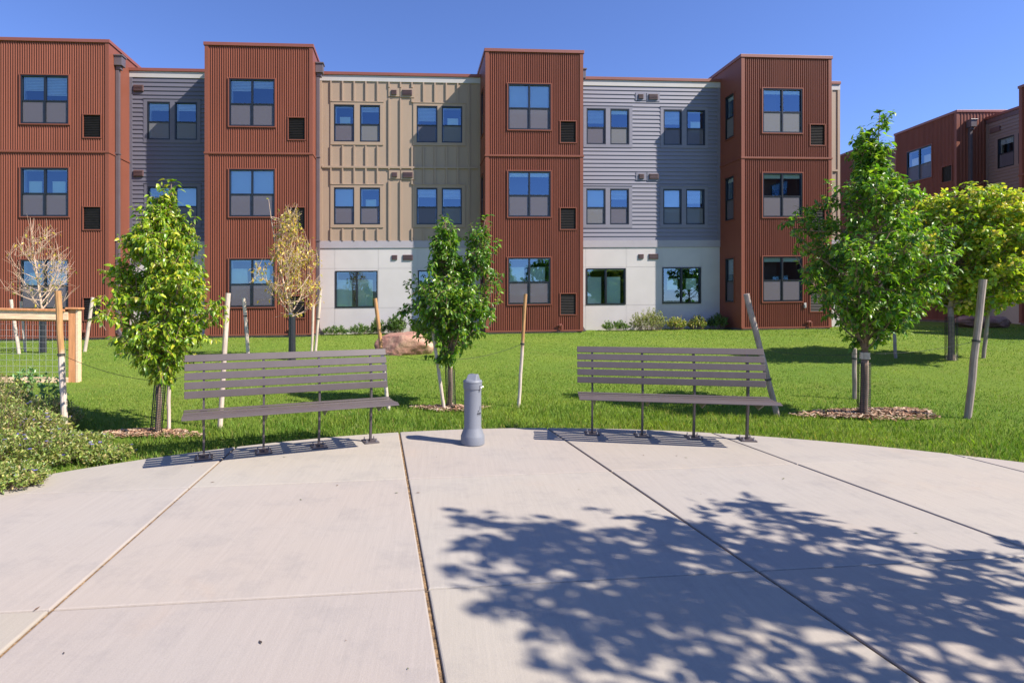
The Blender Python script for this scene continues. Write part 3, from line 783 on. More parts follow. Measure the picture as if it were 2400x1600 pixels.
# ------------------------------------------------------------------ trees
def leaf(mb, p, d, n, L, W, col, curl=.25):
    """pointed oval leaf from p along d, normal n"""
    s = d.cross(n)
    if s.length < 1e-5: return
    s.normalize(); n = s.cross(d).normalized()
    q = lambda a, b, c: tuple(p + d * (a * L) + s * (b * W) + n * (c * L))
    b0 = len(mb.v)
    mb.v += [q(0, 0, 0), q(.3, -.5, .06), q(.3, 0, 0), q(.3, .5, .06), q(.68, -.42, -.02 - curl * .35), q(.68, 0, -.06 - curl * .35), q(.68, .42, -.02 - curl * .35), q(1, 0, -.1 - curl)]
    for f in ((0, 2, 1), (0, 3, 2), (1, 2, 5, 4), (2, 3, 6, 5), (4, 5, 7), (5, 6, 7)):
        mb.f.append(tuple(b0 + i for i in f)); mb.m.append(0)
    mb.c += [col] * 8
def rv(s=1): return Vector((random.gauss(0, s), random.gauss(0, s), random.gauss(0, s)))
def colr(cols, wts, j=.22):
    c = random.choices(cols, wts)[0]; k = math.exp(random.gauss(0, j)); return (c[0] * k, c[1] * k, c[2] * k)
def guard(root, base, top, r=.055, lean=None):
    g_ = MB(); b, t = Vector(base), Vector(top); ax = (t - b); n = 14; h = ax.length; d = ax.normalized()
    u = d.cross(Vector((0, 1, 0))).normalized(); w = d.cross(u)
    P_ = lambda a, z: b + d * z + (u * math.cos(a) + w * math.sin(a)) * r
    for k in range(n): a = 2 * math.pi * k / n; g_.tube([P_(a, .0), P_(a, h)], .0032, 3, caps=False)
    m_ = int(h / .026)
    for j in range(m_ + 1):
        z = h * j / m_; g_.tube([P_(2 * math.pi * k / n, z) for k in range(n + 1)], .0030, 3, caps=False)
    build('trunk_guard', g_, M['guard'], root)
def bez(a, b, c, t): return a * (1 - t) ** 2 + b * (2 * t * (1 - t)) + c * t * t
def tree(name, base, label, cat, trunk_h, leaders, env, n_limb, leaf_L, leaf_W, cols, wts, per_twig=7, twigs=5, trunk_r=.03, droop=.5, z_lo=None, bark='bark', group=None,
         bare=0, spread=.5, twig_len=.22, ctr=(0, 0), curl=.25, leaf_end=.25, whorl=False, up=.35, rise=(.5, 1.0), face_sun=.3):
    base = Vector(base); r = empty(name, tuple(base), label, cat, group)
    tr = MB(); br = MB(); lf = MB()
    rr = trunk_r
    fork = base + Vector((random.uniform(-.02, .02), 0, trunk_h))
    tr.tube([base - Vector((0, 0, .15)), base, base.lerp(fork, .15), base.lerp(fork, .5) + Vector((.01, 0, 0)), fork], [rr * 1.3, rr * 1.2, rr, rr * .92, rr * .85], 10, jit=.05)
    stems = []
    for (dx, dy, H_) in leaders:
        e = base + Vector((dx, dy, H_)); mid = fork.lerp(e, .5) + Vector((dx * .15 + random.uniform(-.05, .05), random.uniform(-.05, .05), .05))
        pts = [bez(fork, mid, e, k / 10) for k in range(11)]
        tr.tube(pts, [rr * .8 * (1 - .9 * k / 10) / (1 if len(leaders) == 1 else 1.25) for k in range(11)], 7)
        stems.append(pts)
    def put_leaves(path, n, r0=0, dens_end=True):
        for k in range(n):
            t = leaf_end + (1 - leaf_end) * (k + random.random()) / n
            i = min(int(t * (len(path) - 1)), len(path) - 2); f = t * (len(path) - 1) - i
            p = path[i].lerp(path[i + 1], f); d0 = (path[i + 1] - path[i]).normalized()
            side = d0.cross(rv()).normalized()
            d = (side * .9 + d0 * .6 + Vector((0, 0, -droop)) + rv(.25)).normalized()
            nn = (Vector((0, 0, 1)) + rv(.55) + SDIR * face_sun + side * .3).normalized()
            L = leaf_L * random.uniform(.6, 1.2)
            if random.random() < bare: continue
            leaf(lf, p + side * .004, d, nn, L, leaf_W / leaf_L * L * random.uniform(.8, 1.15), colr(cols, wts), curl * random.uniform(.3, 1.6))
    zlo = trunk_h if z_lo is None else z_lo
    envs = env if isinstance(env, list) else [env]
    for si, st in enumerate(stems):
        env = envs[min(si, len(envs) - 1)]
        H_ = st[-1].z - base.z
        nl = n_limb // len(stems) if len(envs) == 1 else int(n_limb * (.7 if si == 0 else .3 / (len(stems) - 1)))
        for k in range(nl):
            a = 2.39996 * k + random.uniform(-.5, .5)
            hs = trunk_h * .98 + (H_ * .92 - trunk_h) * (k / nl) ** 1.15 * random.uniform(.9, 1.05)
            t = max(0, min(.97, (hs - trunk_h) / max(.01, H_ - trunk_h))); i = min(int(t * 10), 9); s0 = st[i].lerp(st[i + 1], t * 10 - i)
            he = hs + (H_ - hs) * random.uniform(*rise) * (.62 if t < .75 else .4) * random.uniform(.25, 1.1)
            if random.random() < spread * .35: he = max(zlo + .05, hs - random.uniform(.0, .25))
            er = env(he, a) * random.uniform(.72, 1.06)
            cx_, cy_ = ctr
            if len(envs) > 1:
                ti = max(0, min(.999, (he - trunk_h) / max(.01, H_ - trunk_h))) * 10; c_ = st[int(ti)].lerp(st[int(ti) + 1], ti % 1) - base; cx_, cy_ = c_.x, c_.y
            e = base + Vector((cx_ + math.cos(a) * er, cy_ + math.sin(a) * er, he))
            mid = s0.lerp(e, .5) + Vector((0, 0, -up * (e - s0).length * .25)) + rv(.02)
            m_ = 7; path = [bez(s0, mid, e, q / m_) + rv(.006) for q in range(m_ + 1)]
            ln = (e - s0).length; r0 = max(.004, min(rr * .45, .012 * ln + .003))
            br.tube(path, [r0 * (1 - .8 * q / m_) for q in range(m_ + 1)], 5)
            put_leaves(path, int(per_twig * 1.1 + 1))
            for j in range(max(2, int(twigs * (.5 + ln)))):
                t2 = random.uniform(.28, 1.0) ** .8; i2 = min(int(t2 * m_), m_ - 1); s1 = path[i2].lerp(path[i2 + 1], t2 * m_ - i2)
                dd = ((path[i2 + 1] - path[i2]).normalized() * .6 + rv(.55) + Vector((0, 0, up))).normalized()
                tl = twig_len * random.uniform(.5, 1.25); e1 = s1 + dd * tl
                # keep the twig inside the crown outline
                h1 = e1.z - base.z; R1 = env(max(zlo, min(H_, h1)), math.atan2(e1.y - base.y - cy_, e1.x - base.x - cx_)) * 1.12 + .05
                q = Vector((e1.x - base.x - cx_, e1.y - base.y - cy_))
                if q.length > R1 and random.random() > .08: q = q.normalized() * R1; e1.x = base.x + cx_ + q.x; e1.y = base.y + cy_ + q.y
                if h1 < zlo: e1.z = base.z + zlo + random.uniform(0, .1)
                p2 = [s1, s1.lerp(e1, .5) + rv(.01), e1 - Vector((0, 0, droop * .05))]
                br.tube(p2, [.0035, .0028, .0018], 4, caps=False); put_leaves(p2, per_twig)
        # leafy leader tip: leaves held outward and a little up on a long shoot
        tipn = int(per_twig * (5.0 if not bare else .6))
        for k in range(tipn):
            t = .60 + .40 * k / tipn; i = min(int(t * 10), 9); p = st[i].lerp(st[i + 1], t * 10 - i); a = 2.4 * k
            d = Vector((math.cos(a), math.sin(a), .55 + random.uniform(-.2, .3))).normalized()
            pet = p + d * random.uniform(.01, .07 + .35 * env(min(H_, p.z - base.z), a)); 
            br.tube([p, pet], [.002, .0012], 3, caps=False)
            leaf(lf, pet, (d + Vector((0, 0, -.35))).normalized(), (Vector((0, 0, 1)) + rv(.3)).normalized(), leaf_L * random.uniform(.9, 1.25), leaf_W * 1.1, colr(cols, wts), curl * 1.5)
        # a few free shoots that break the outline
        for k in range(0 if bare else max(5, n_limb // 9)):
            h = random.uniform(zlo + .25 * (H_ - zlo), zlo + .80 * (H_ - zlo)); a = random.uniform(0, 6.28); R0 = env(h, a) * .85
            s1 = base + Vector((cx_ + math.cos(a) * R0, cy_ + math.sin(a) * R0, h)); e1 = s1 + Vector((math.cos(a) * .4, math.sin(a) * .4, 1)).normalized() * twig_len * random.uniform(.9, 1.5)
            p2 = [s1, s1.lerp(e1, .5) + rv(.012), e1]; br.tube(p2, [.004, .003, .0018], 4, caps=False); put_leaves(p2, int(per_twig * 1.1))
        tp = st[-1]
        for k in range(int(per_twig)):
            a = random.uniform(0, 6.28); leaf(lf, tp, Vector((math.cos(a) * .7, math.sin(a) * .7, .5)).normalized(), Vector((0, 0, 1)) + rv(.3), leaf_L, leaf_W, colr(cols, wts), curl) if random.random() > bare else None
    build('trunk', tr, M[bark], r, smooth=True); build('branches', br, M[bark], r)
    if lf.f: build('crown', lf, M['leaf'], r)
    return r, fork
def envf(pts, amp=.16):
    hs = [p[0] for p in pts]; rs = [p[1] for p in pts]
    ph = random.uniform(0, 6)
    return lambda h, a: float(np.interp(h, hs, rs)) * (1 + amp * math.sin(3 * a + ph + h * 4) + amp * .6 * math.sin(7 * a + h * 9))
G_YEL = [(.24, .36, .02), (.38, .46, .03), (.13, .25, .015), (.54, .50, .05)]
G_MID = [(.10, .23, .02), (.17, .30, .025), (.06, .15, .02), (.27, .36, .03)]
G_DRK = [(.10, .23, .022), (.18, .33, .03), (.055, .135, .02), (.30, .40, .04)]
G_MAP = [(.30, .42, .04), (.48, .52, .06), (.18, .31, .03), (.70, .54, .12)]

b = hit2(365, 990); b = Vector((b.x, 5.95, 0))
b.x = at2(362, 0, 5.95).x
envL = envf([(.60, .08), (.75, .20), (.95, .38), (1.15, .52), (1.4, .56), (1.55, .48), (1.75, .36), (2.05, .33), (2.25, .24), (2.36, .09), (2.75, .09)], .2)
tL, fL = tree('young_tree', b, 'young yellow green tree with a pointed crown left of the left bench', 'tree', .62, [(.15, 0, 2.72)], envL, 116, .060, .027, G_YEL, [5, 4, 5, 2], per_twig=12, twigs=11, trunk_r=.030, droop=.75, z_lo=.55, ctr=(.04, 0), rise=(.3, .9), up=.3, curl=.35)
guard(tL, b + Vector((-.02, 0, 0)), b + Vector((.03, 0, .58)), .056)
b = hit2(1033, 940)
envC = [envf([(.66, .10), (.85, .26), (1.05, .44), (1.3, .52), (1.6, .42), (1.8, .27), (1.95, .15), (2.2, .10), (2.6, .09)], .2), envf([(.66, .12), (1.1, .34), (1.5, .32), (1.8, .20), (2.0, .14), (2.6, .08)], .2)]
tC, fC = tree('young_tree', b, 'young green tree with two leaders behind the grey bollard bin', 'tree', .70, [(-.06, 0, 2.52), (.48, .05, 2.56)], envC, 126, .065, .030, G_MID, [5, 5, 3, 2], per_twig=11, twigs=10, trunk_r=.034, droop=.65, z_lo=.62, rise=(.3, .9), up=.3)
guard(tC, b + Vector((.02, 0, 0)), b + Vector((-.0, 0, .56)), .062)
b = hit2(1983, 957)
envR = envf([(.85, .14), (1.0, .30), (1.2, .46), (1.5, .66), (1.9, .75), (2.25, .74), (2.5, .60), (2.75, .38), (2.92, .22), (3.05, .10), (3.7, .13)], .22)
tR, fR = tree('young_tree', b, 'tall green tree with a thin top shoot, right of the right bench', 'tree', .80, [(.20, 0, 3.72)], envR, 116, .072, .031, G_DRK, [4, 6, 3, 3], per_twig=11, twigs=10, trunk_r=.045, droop=.45, z_lo=.82, ctr=(.08, 0), rise=(.25, .85), up=.5, curl=.3)
guard(tR, b + Vector((.0, 0, 0)), b + Vector((.01, 0, .66)), .068)
bm_ = hit2(2185, 826)
envMp = envf([(.95, .25), (1.15, .75), (1.5, 1.15), (2.0, 1.40), (2.5, 1.35), (2.9, 1.1), (3.2, .78), (3.45, .5), (3.7, .15)], .2)
tM, fM = tree('maple_tree', bm_, 'broad yellowing maple at the right edge in front of the far red wing', 'tree', 1.05, [(.35, 0, 3.50)], envMp, 200, .080, .052, G_MAP, [5, 5, 4, 3], per_twig=11, twigs=12, trunk_r=.055, droop=.35, z_lo=.92, ctr=(.50, .1), rise=(.2, .8), up=.3, twig_len=.3, bark='bark_pale')
wr = MB(); wr.tube([bm_ + Vector((-.02, .02, 0)), bm_ + Vector((-.02, .02, .8))], .075, 12); 
g_ = MB()
guard(tM, bm_, bm_ + Vector((0, 0, .85)), .10)

# two dying trees with thin upward branches and few leaves
G_DRY = [(.48, .36, .05), (.58, .38, .07), (.34, .33, .05)]
def dry_tree(base, label, H_, th, env, n, bare, lean):
    r, f = tree('bare_tree', base, label, 'tree', th, [(lean, 0, H_)], env, n, .085, .038, G_DRY, [3, 2, 2], per_twig=3, twigs=9, trunk_r=.035, droop=.9, z_lo=th * .9, bark='bark_dry', bare=bare, rise=(.5, 1.0), up=.8, twig_len=.42, leaf_end=.0, group='dying trees near the building', spread=.3)
    w = MB(); w.tube([base - Vector((0, 0, .1)), base + Vector((0, 0, th * .45)), base + Vector((0, 0, th * .98))], [.085, .078, .075], 12, jit=.03); build('trunk_wrap', w, M['wrap'], r)
    return r
b = hit2(98, 811)
dry_tree(b, 'nearly leafless tree with pale twigs behind the wire fence', at2(0, 500, b.y).z - b.z, .95, envf([(.9, .55), (1.2, .95), (1.6, .85), (2.2, .65), (2.8, .40), (3.3, .1)]), 34, .86, -.3)
b = hit2(671, 826)
rD = dry_tree(b, 'dying tree with straw coloured twigs and yellow leaves before the second red bay', at2(0, 458, b.y).z - b.z, .98, envf([(.9, .60), (1.2, .78), (1.8, .72), (2.4, .5), (2.9, .20), (3.4, .08)]), 48, .28, -.52)
t_ = MB(); t_.tube([b + Vector((-.02, -.08, .98)), b + Vector((.02, -.09, 1.02))], .045, 6, jit=.4); build('tree_tie', t_, M['bolt'], rD)

# trunk necks for the wires
def neck(tr, f, dz=-.04): return (f.x, f.y, f.z + dz)
def sp(i, t): return S[i][0].lerp(S[i][1], t)
wire(sp(1, .56), neck(tL, fL), 'sagging guy wire from the fence side stake to the yellow green tree')
wire(neck(tL, fL), sp(2, .52), 'guy wire from the yellow green tree behind the left bench back')
wire(sp(6, .56), neck(tC, fC), 'guy wire sloping from the lone stake down to the middle tree')
wire(sp(4, .53), neck(tC, fC), 'guy wire from the leaning brown stake to the middle tree')
wire(sp(7, .55), neck(tR, fR, -.02), 'guy wire from the thick leaning stake to the tall right tree')
wire(sp(9, .56), neck(tR, fR, -.02), 'guy wire from the tall grey stake to the tall right tree')
m = MB(); q = Vector(neck(tR, fR)); m.tube([q - Vector((0, 0, .05)), q + Vector((0, 0, .03))], .056, 10); build('strap', m, M['stake_pale'], tR)

# the shade tree out of the frame on the right, whose shadow falls across the slab
envS = envf([(1.7, .7), (2.2, 1.22), (2.8, 1.34), (3.4, 1.08), (4.2, .70), (5.0, .32), (5.3, .15)], .3)
tree('shade_tree', (4.82, 1.14, -.03), 'round leafy shade tree standing beside the plaza', 'tree', 1.9, [(0, 0, 5.0)], envS, 64, .112, .060, G_MID, [5, 4, 4, 1], per_twig=7, twigs=6, trunk_r=.09, droop=.35, z_lo=1.9, rise=(.2, .8), up=.3, twig_len=.42)

# ------------------------------------------------------------------ shrubs
G_SHR = [(.25, .32, .07), (.38, .38, .12), (.13, .20, .04), (.50, .39, .17)]
G_SH2 = [(.10, .18, .05), (.16, .24, .07), (.06, .12, .03)]
G_SH3 = [(.26, .29, .12), (.34, .34, .17), (.18, .22, .08)]
def shrub(name, c, rx, ry, h, n_stem, leaf_L, cols, wts, label, group, flowers=0, upright=.6, per=12, rough_top=.3, cat='shrub', aspect=.42, leaf_up=.3):
    c = Vector(c); r = empty(name, tuple(c), label, cat, group); st = MB(); lf = MB(); fls = []
    for k in range(n_stem):
        a = random.uniform(0, 6.283); q = math.sqrt(random.random()); ex, ey = math.cos(a) * q * rx, math.sin(a) * q * ry
        hh = h * math.sqrt(max(.05, 1 - q * q * .85)) * random.uniform(1 - rough_top, 1 + rough_top * .4)
        s = c + Vector((ex * upright, ey * upright, 0)); e = c + Vector((ex, ey, hh)) 
        mid = s.lerp(e, .55) + Vector((0, 0, .1 * h)) + rv(.02)
        path = [bez(s, mid, e, t / 5) for t in range(6)]
        st.tube(path, [.004, .004, .003, .003, .002, .0015], 3, caps=False)
        for j in range(per):
            t = random.uniform(.12, 1.0) ** .7; i = min(int(t * 5), 4); p = path[i].lerp(path[i + 1], t * 5 - i)
            d = (rv(.7) + Vector((0, 0, leaf_up)) + (path[i + 1] - path[i]).normalized() * .5).normalized()
            L = leaf_L * random.uniform(.6, 1.25); leaf(lf, p + rv(.012), d, (Vector((0, 0, 1)) + rv(.5) + SDIR * .3).normalized(), L, L * aspect, colr(cols, wts, .25), .15)
        if random.random() < flowers * .6:
            p = e + Vector((0, 0, .01)); col = random.choice([(.22, .17, .62), (.30, .24, .72), (.16, .12, .50)])
            for w in range(random.choice((1, 1, 2, 3))):
                pp = p + rv(.018); fl = MB(); fls.append(fl)
                for z in range(5):
                    aa = z * 1.2566; leaf(fl, pp, Vector((math.cos(aa), math.sin(aa), .25)).normalized(), Vector((0, -.2, 1)), .017, .013, col, 0)
    build('stems', st, M['bark'], r); build('foliage', lf, M['leaf'], r)
    for fl in fls: build('flower', fl, M['petal'], r)
    return r
grp = 'flowering groundcover shrubs in the left bed'
beds = [(-3.62, 4.30, .50, .34, .15, 'small violet flowered clump spilling onto the slab at the left edge', .08),
        (-3.85, 4.95, .62, .46, .26, 'low clump at the slab edge in front of the pale topped stake', .10),
        (-4.40, 5.35, .70, .55, .40, 'rounded bushy clump in the middle of the left bed', .04),
        (-4.95, 4.85, .75, .60, .42, 'bushy clump at the left edge of the picture, before the fence', .03),
        (-4.45, 6.0, .42, .45, .36, 'clump growing around the foot of the first stake', .03),
        (-5.25, 6.0, .70, .60, .52, 'taller pale clump in front of the fence mesh', .01),
        (-5.95, 6.9, .7, .5, .48, 'rearmost clump under the fence rail', .01),
        (-3.66, 5.48, .34, .26, .12, 'thin sprawling clump creeping over the turf by the slab', .12),
        (-3.24, 5.08, .34, .26, .11, 'outermost creeping clump beside the two pale pebbles', .10)]
for x, y, rx, ry, h, lab, fl in beds:
    shrub('groundcover_shrub', (x, y, max(0, lawn_z(x, y))), rx, ry, h, int(900 * rx * ry * 1.9 + 60), .034, G_SHR, [5, 4, 4, 1], lab, grp, fl, .75, 13)
for u, v, Y, lab in ((62, 880, 7.2, 'left'), (112, 880, 7.0, 'right')):
    p = at2(u, 940, Y); shrub('young_plant', (p.x, p.y, .05), .22, .15, .62 if lab == 'left' else .50, 16, .05, [(.16, .30, .10), (.22, .36, .14)], [1, 1], 'upright mint green plant against the wire fence, %s one of two' % lab, 'young plants by the fence', upright=.5, per=16, cat='plant', aspect=.6)
# along the building
def bsh(u0, u1, vt, vb, n, L, cols, lab, rough=.35, asp=.3, per=14, lu=.9):
    uc = (u0 + u1) / 2; Y = 19.0 + T_ * (uc * K - CXP) / F_PX * 19.3 + .75; p = at2(uc, vb, Y); p.z = lawn_z(p.x, p.y)
    q = at2(uc, vt, Y); w = (u1 - u0) * K / F_PX * Y / 2
    shrub('foundation_shrub', tuple(p), w, min(.5, w), max(.25, q.z - p.z), n, L, cols, [1] * len(cols), lab, 'shrubs along the white wall', rough_top=rough, aspect=asp, per=per, leaf_up=lu)
bsh(738, 800, 750, 772, 60, .09, G_SH2, 'low straggly shrub at the corner of the second red bay')
bsh(795, 862, 747, 771, 70, .09, G_SH2, 'low dense shrub under the left ground floor slider window')
bsh(850, 886, 733, 768, 60, .10, G_SH2, 'narrow shrub just left of the boulder')
bsh(884, 936, 726, 766, 110, .10, G_SH2, 'fountain shaped green shrub directly behind the boulder')
bsh(940, 985, 740, 765, 60, .10, G_SH2, 'shrub behind the left side of the middle tree')
bsh(1378, 1450, 738, 762, 60, .09, G_SH2, 'low sparse shrub under the window right of the third red bay')
bsh(1446, 1536, 712, 762, 150, .08, G_SH3, 'largest shrub, pale sage green, on the wall between the two windows')
bsh(1532, 1576, 728, 762, 80, .08, G_SHR, 'small rounded shrub just right of the pale sage shrub')
bsh(1580, 1624, 726, 761, 80, .08, G_SHR, 'second rounded shrub right of the pale sage shrub')
bsh(1626, 1672, 722, 760, 70, .10, G_SH2, 'spiky shrub in the corner beside the fourth red bay')
bsh(226, 282, 738, 776, 60, .10, G_SH2, 'shrub beneath the bronze downspout, mostly behind the yellow green tree')

# ------------------------------------------------------------------ boulders
def boulder(c, sx, sy, sz, label, seed):
    import bmesh
    bm = bmesh.new(); bmesh.ops.create_icosphere(bm, subdivisions=5, radius=1)
    r_ = np.random.default_rng(seed); planes = []
    for k in range(16):
        n = r_.normal(size=3); n /= np.linalg.norm(n); planes.append((n, r_.uniform(.68, .92)))
    planes.append((np.array([0, 0, 1.]), .80))
    from mathutils import noise as NZ
    for v in bm.verts:
        p = np.array(v.co); 
        for n, d in planes:
            t = p @ n
            if t > d: p = p - n * (t - d) * .85
        q = Vector(p); k = 1 + .07 * NZ.fractal(q * 1.8 + Vector((seed, 0, 0)), 1, 2, 5) + .02 * NZ.fractal(q * 9, 1, 2, 3)
        v.co = Vector((q.x * sx * k, q.y * sy * k, q.z * sz * k))
    me = bpy.data.meshes.new('boulder'); bm.to_mesh(me); bm.free(); me.materials.append(M['boulder'])
    me.polygons.foreach_set('use_smooth', [True] * len(me.polygons))
    o = bpy.data.objects.new('boulder', me); COL.objects.link(o); o.location = c; tag(o, label, 'boulder', 'sandstone boulders on the lawn')
p = hit2(922, 816); Yb = p.y + .35
c = at2(922, 793, Yb); boulder((c.x, Yb, c.z - .03), 69 * K / F_PX * Yb * 1.06, .5, .44, 'flat topped reddish boulder on the lawn behind the left bench', 4)
Yb = 20.5; c = at2(2256, 741, Yb); boulder((c.x, Yb, c.z), 62 * K / F_PX * Yb * 1.05, .6, .30, 'long low shaded boulder in front of the far red wing', 9)

# ------------------------------------------------------------------ wire fence with cedar rails
fr_r = (-6.20, 9.20)
fence = empty('wire_fence', (fr_r[0], fr_r[1], .1), 'cedar framed fence with galvanised wire mesh at the left edge', 'fence')
FF = Fr((-6.24, 9.24), (1, .16), -.025, .0)
zg = lawn_z(-6.2, 9.2)
def fpost(s, top):
    m = MB(); fbox(m, FF, s - .075, s + .035, zg - .3, top, -.045, .055); o = build('post', m, M['wood_new'], fence, bevel=.004)
    m = MB(); fbox(m, FF, s + .036, s + .078, zg - .3, top - .005, -.05, .06); build('post_sunlit_side', m, M['wood_pale'], o, bevel=.004)  # paler strip paints sun onto the post's right side; orange front holds the shade
    m = MB(); fbox(m, FF, s - .11, s + .105, top, top + .03, -.085, .10); build('post_cap', m, M['wood_new'], o, bevel=.005)
fpost(0, 1.315); fpost(-2.3, 1.30)
m = MB(); fbox(m, FF, -4.4, -.076, 1.135, 1.275, -.055, -.015); build('rail', m, M['wood_pale'], fence, bevel=.004)
m = MB(); fbox(m, FF, -4.4, -.115, 1.276, 1.312, -.085, .085); build('cap_rail', m, M['wood_new'], fence, bevel=.004)
m = MB(); fbox(m, FF, -4.4, -.076, 1.105, 1.20, .02, .055); build('rail', m, M['wood_new'], fence, bevel=.004)
m = MB(); fbox(m, FF, -4.4, -.076, zg - .04, zg + .075, -.05, -.01); build('rail', m, M['wood_pale'], fence, bevel=.004)
m = MB()
for k in range(44):
    s = -.14 - k * .098; m.tube([FF.P(s, zg + .03, -.0), FF.P(s, 1.17, -.0)], .0021, 4, caps=False)
for k in range(12):
    z = zg + .06 + k * .098; m.tube([FF.P(-4.4, z, -.006), FF.P(-.08, z, -.006)], .0021, 4, caps=False)
build('wire_mesh', m, M['wire'], fence)

# ------------------------------------------------------------------ mulch, grass, small stones
def mulch(c, rx, ry, n, label):
    m = MB(); cx_, cy_ = c
    for k in range(n):
        a = random.uniform(0, 6.283); q = random.random() ** .6 * (1 + .18 * math.sin(3 * a + cx_))
        x, y = cx_ + math.cos(a) * q * rx, cy_ + math.sin(a) * q * ry
        if math.hypot(x - PC[0], y - PC[1]) < PR + .12: continue
        z = lawn_z(x, y) + .015 + .03 * max(0, 1 - q) + random.uniform(0, .02)
        L, w = random.uniform(.025, .075), random.uniform(.008, .018); t = random.uniform(0, 3.14); u = Vector((math.cos(t), math.sin(t), random.uniform(-.35, .35))) * L / 2; s = Vector((-math.sin(t), math.cos(t), random.uniform(-.4, .4))) * w / 2
        p = Vector((x, y, z)); h = Vector((0, 0, .004)); k_ = random.uniform(.6, 1.35); col = random.choice([(.42, .24, .14), (.50, .33, .21), (.30, .15, .09), (.55, .42, .30), (.20, .11, .07)]); col = tuple(x_ * k_ for x_ in col)
        m.poly([p - u - s, p + u - s, p + u + s, p - u + s], 0, col)
        m.poly([p - u - s, p - u - s - h, p + u - s - h, p + u - s], 0, tuple(x_ * .8 for x_ in col))
    tag(build('mulch', m, M['mulch']), label, 'mulch', kind='stuff')
bL, bC, bR = tL.location, tC.location, tR.location
mulch((bL.x - .08, bL.y + .0), .56, .17, 900, 'ring of bark chips round the left tree')
mulch((bC.x + .0, bC.y + .0), .50, .16, 700, 'ring of bark chips round the middle tree')
mulch((bR.x + .15, bR.y + .06), .86, .30, 2200, 'wide ring of bark chips round the tall right tree')
mul = [(bL.x - .05, bL.y + .05, .50, .14), (bC.x, bC.y, .32, .08), (bR.x + .15, bR.y + .08, .66, .22)]

def grass(name, n_try, region, hgt, wid, seed, tri=False, dens=None):
    r_ = np.random.default_rng(seed)
    x0, x1, y0, y1 = region
    x = r_.uniform(x0, x1, n_try); y = r_.uniform(y0, y1, n_try)
    rr = np.hypot(x - PC[0], y - PC[1])
    ok = (rr > PR + .015) & (np.abs(x) < y * 1.25 + 1.5)
    if dens is not None: ok &= r_.random(n_try) < dens(x, y, rr)
    for (mx, my, ax, ay) in mul:
        q = ((x - mx) / ax) ** 2 + ((y - my) / ay) ** 2; ok &= (q > 1) | (r_.random(n_try) < .05)
    x, y, rr = x[ok], y[ok], rr[ok]; n = len(x)
    t = np.clip((rr - PR) / 11.5, 0, 1); w_ = np.clip((y + 2) / 6, 0, 1)
    z = -.02 + (.36 + .011 * np.clip(x, -15, 15)) * t ** 1.05 * w_ + .012 * np.sin(x * 1.7 + .6 * y) * np.sin(y * 1.3) * (rr > PR + 1) - .004
    clump = .5 + .5 * np.sin(x * 5.1 + 2 * np.sin(y * 3.3)) * np.sin(y * 6.3 + x * 2.1)
    h = hgt(rr, y) * r_.uniform(.55, 1.2, n) * (.8 + .35 * clump)
    a = r_.uniform(0, 6.283, n); la = r_.uniform(0, 6.283, n); lean = h * r_.uniform(.1, .75, n)
    w = wid(y) * r_.uniform(.7, 1.3, n)
    bx_, by_ = np.cos(a) * w / 2, np.sin(a) * w / 2; lx, ly = np.cos(la) * lean, np.sin(la) * lean
    big = .5 + .25 * np.sin(x * .9 + 1.3 * np.sin(y * .7)) + .25 * np.sin(y * 1.1 + x * .5)
    c1 = np.array([.110, .210, .028]); c2 = np.array([.260, .330, .050]); c3 = np.array([.34, .30, .10])
    kk = np.clip(big * .5 + .25 * np.sin(x * 3.7 + 2.2 * np.sin(y * 2.9)) * np.sin(y * 2.3 + 1.4 * np.sin(x * 1.9)) + .12 + r_.normal(0, .25, n), 0, 1)[:, None]; col = c1 * (1 - kk) + c2 * kk
    edge = np.clip(1 - (rr - PR) / .12, 0, 1)
    dry = (r_.random(n) < .045 + .45 * edge + .10 * np.clip(np.sin(x * 1.9 + 1.7 * np.sin(y * 1.1)) * np.sin(y * 1.6 + x) - .45, 0, 1))[:, None]; col = np.where(dry, c3, col) * np.exp(r_.normal(0, .2, n))[:, None]
    if tri:
        V = np.stack([np.c_[x - bx_, y - by_, z], np.c_[x + bx_, y + by_, z], np.c_[x + lx, y + ly, z + h]], 1).reshape(-1, 3); k = 3
        Fc = np.arange(n * 3).reshape(-1, 3); ls = 3
    else:
        mx, my = x + lx * .35, y + ly * .35
        V = np.stack([np.c_[x - bx_, y - by_, z], np.c_[x + bx_, y + by_, z], np.c_[mx + bx_ * .75, my + by_ * .75, z + h * .6], np.c_[x + lx, y + ly, z + h * .98], np.c_[mx - bx_ * .75, my - by_ * .75, z + h * .6]], 1).reshape(-1, 3); k = 5
        ls = 5
    me = bpy.data.meshes.new(name); me.vertices.add(len(V)); me.vertices.foreach_set('co', V.astype(np.float32).ravel())
    me.loops.add(n * ls); me.loops.foreach_set('vertex_index', np.arange(n * ls, dtype=np.int32))
    me.polygons.add(n); me.polygons.foreach_set('loop_start', np.arange(0, n * ls, ls, dtype=np.int32)); me.polygons.foreach_set('loop_total', np.full(n, ls, dtype=np.int32))
    me.materials.append(M['grass'])
    at_ = me.color_attributes.new('tint', 'FLOAT_COLOR', 'POINT'); C_ = np.ones((len(V), 4), dtype=np.float32); C_[:, :3] = np.repeat(col, k, 0); at_.data.foreach_set('color', C_.ravel())
    me.update(calc_edges=True); me.validate()
    o = bpy.data.objects.new(name, me); COL.objects.link(o); return o
hg = lambda rr, y: np.interp(rr, [PR, PR + .15, PR + .9, PR + 1.6, PR + 3], [.045, .070, .064, .042, .032])
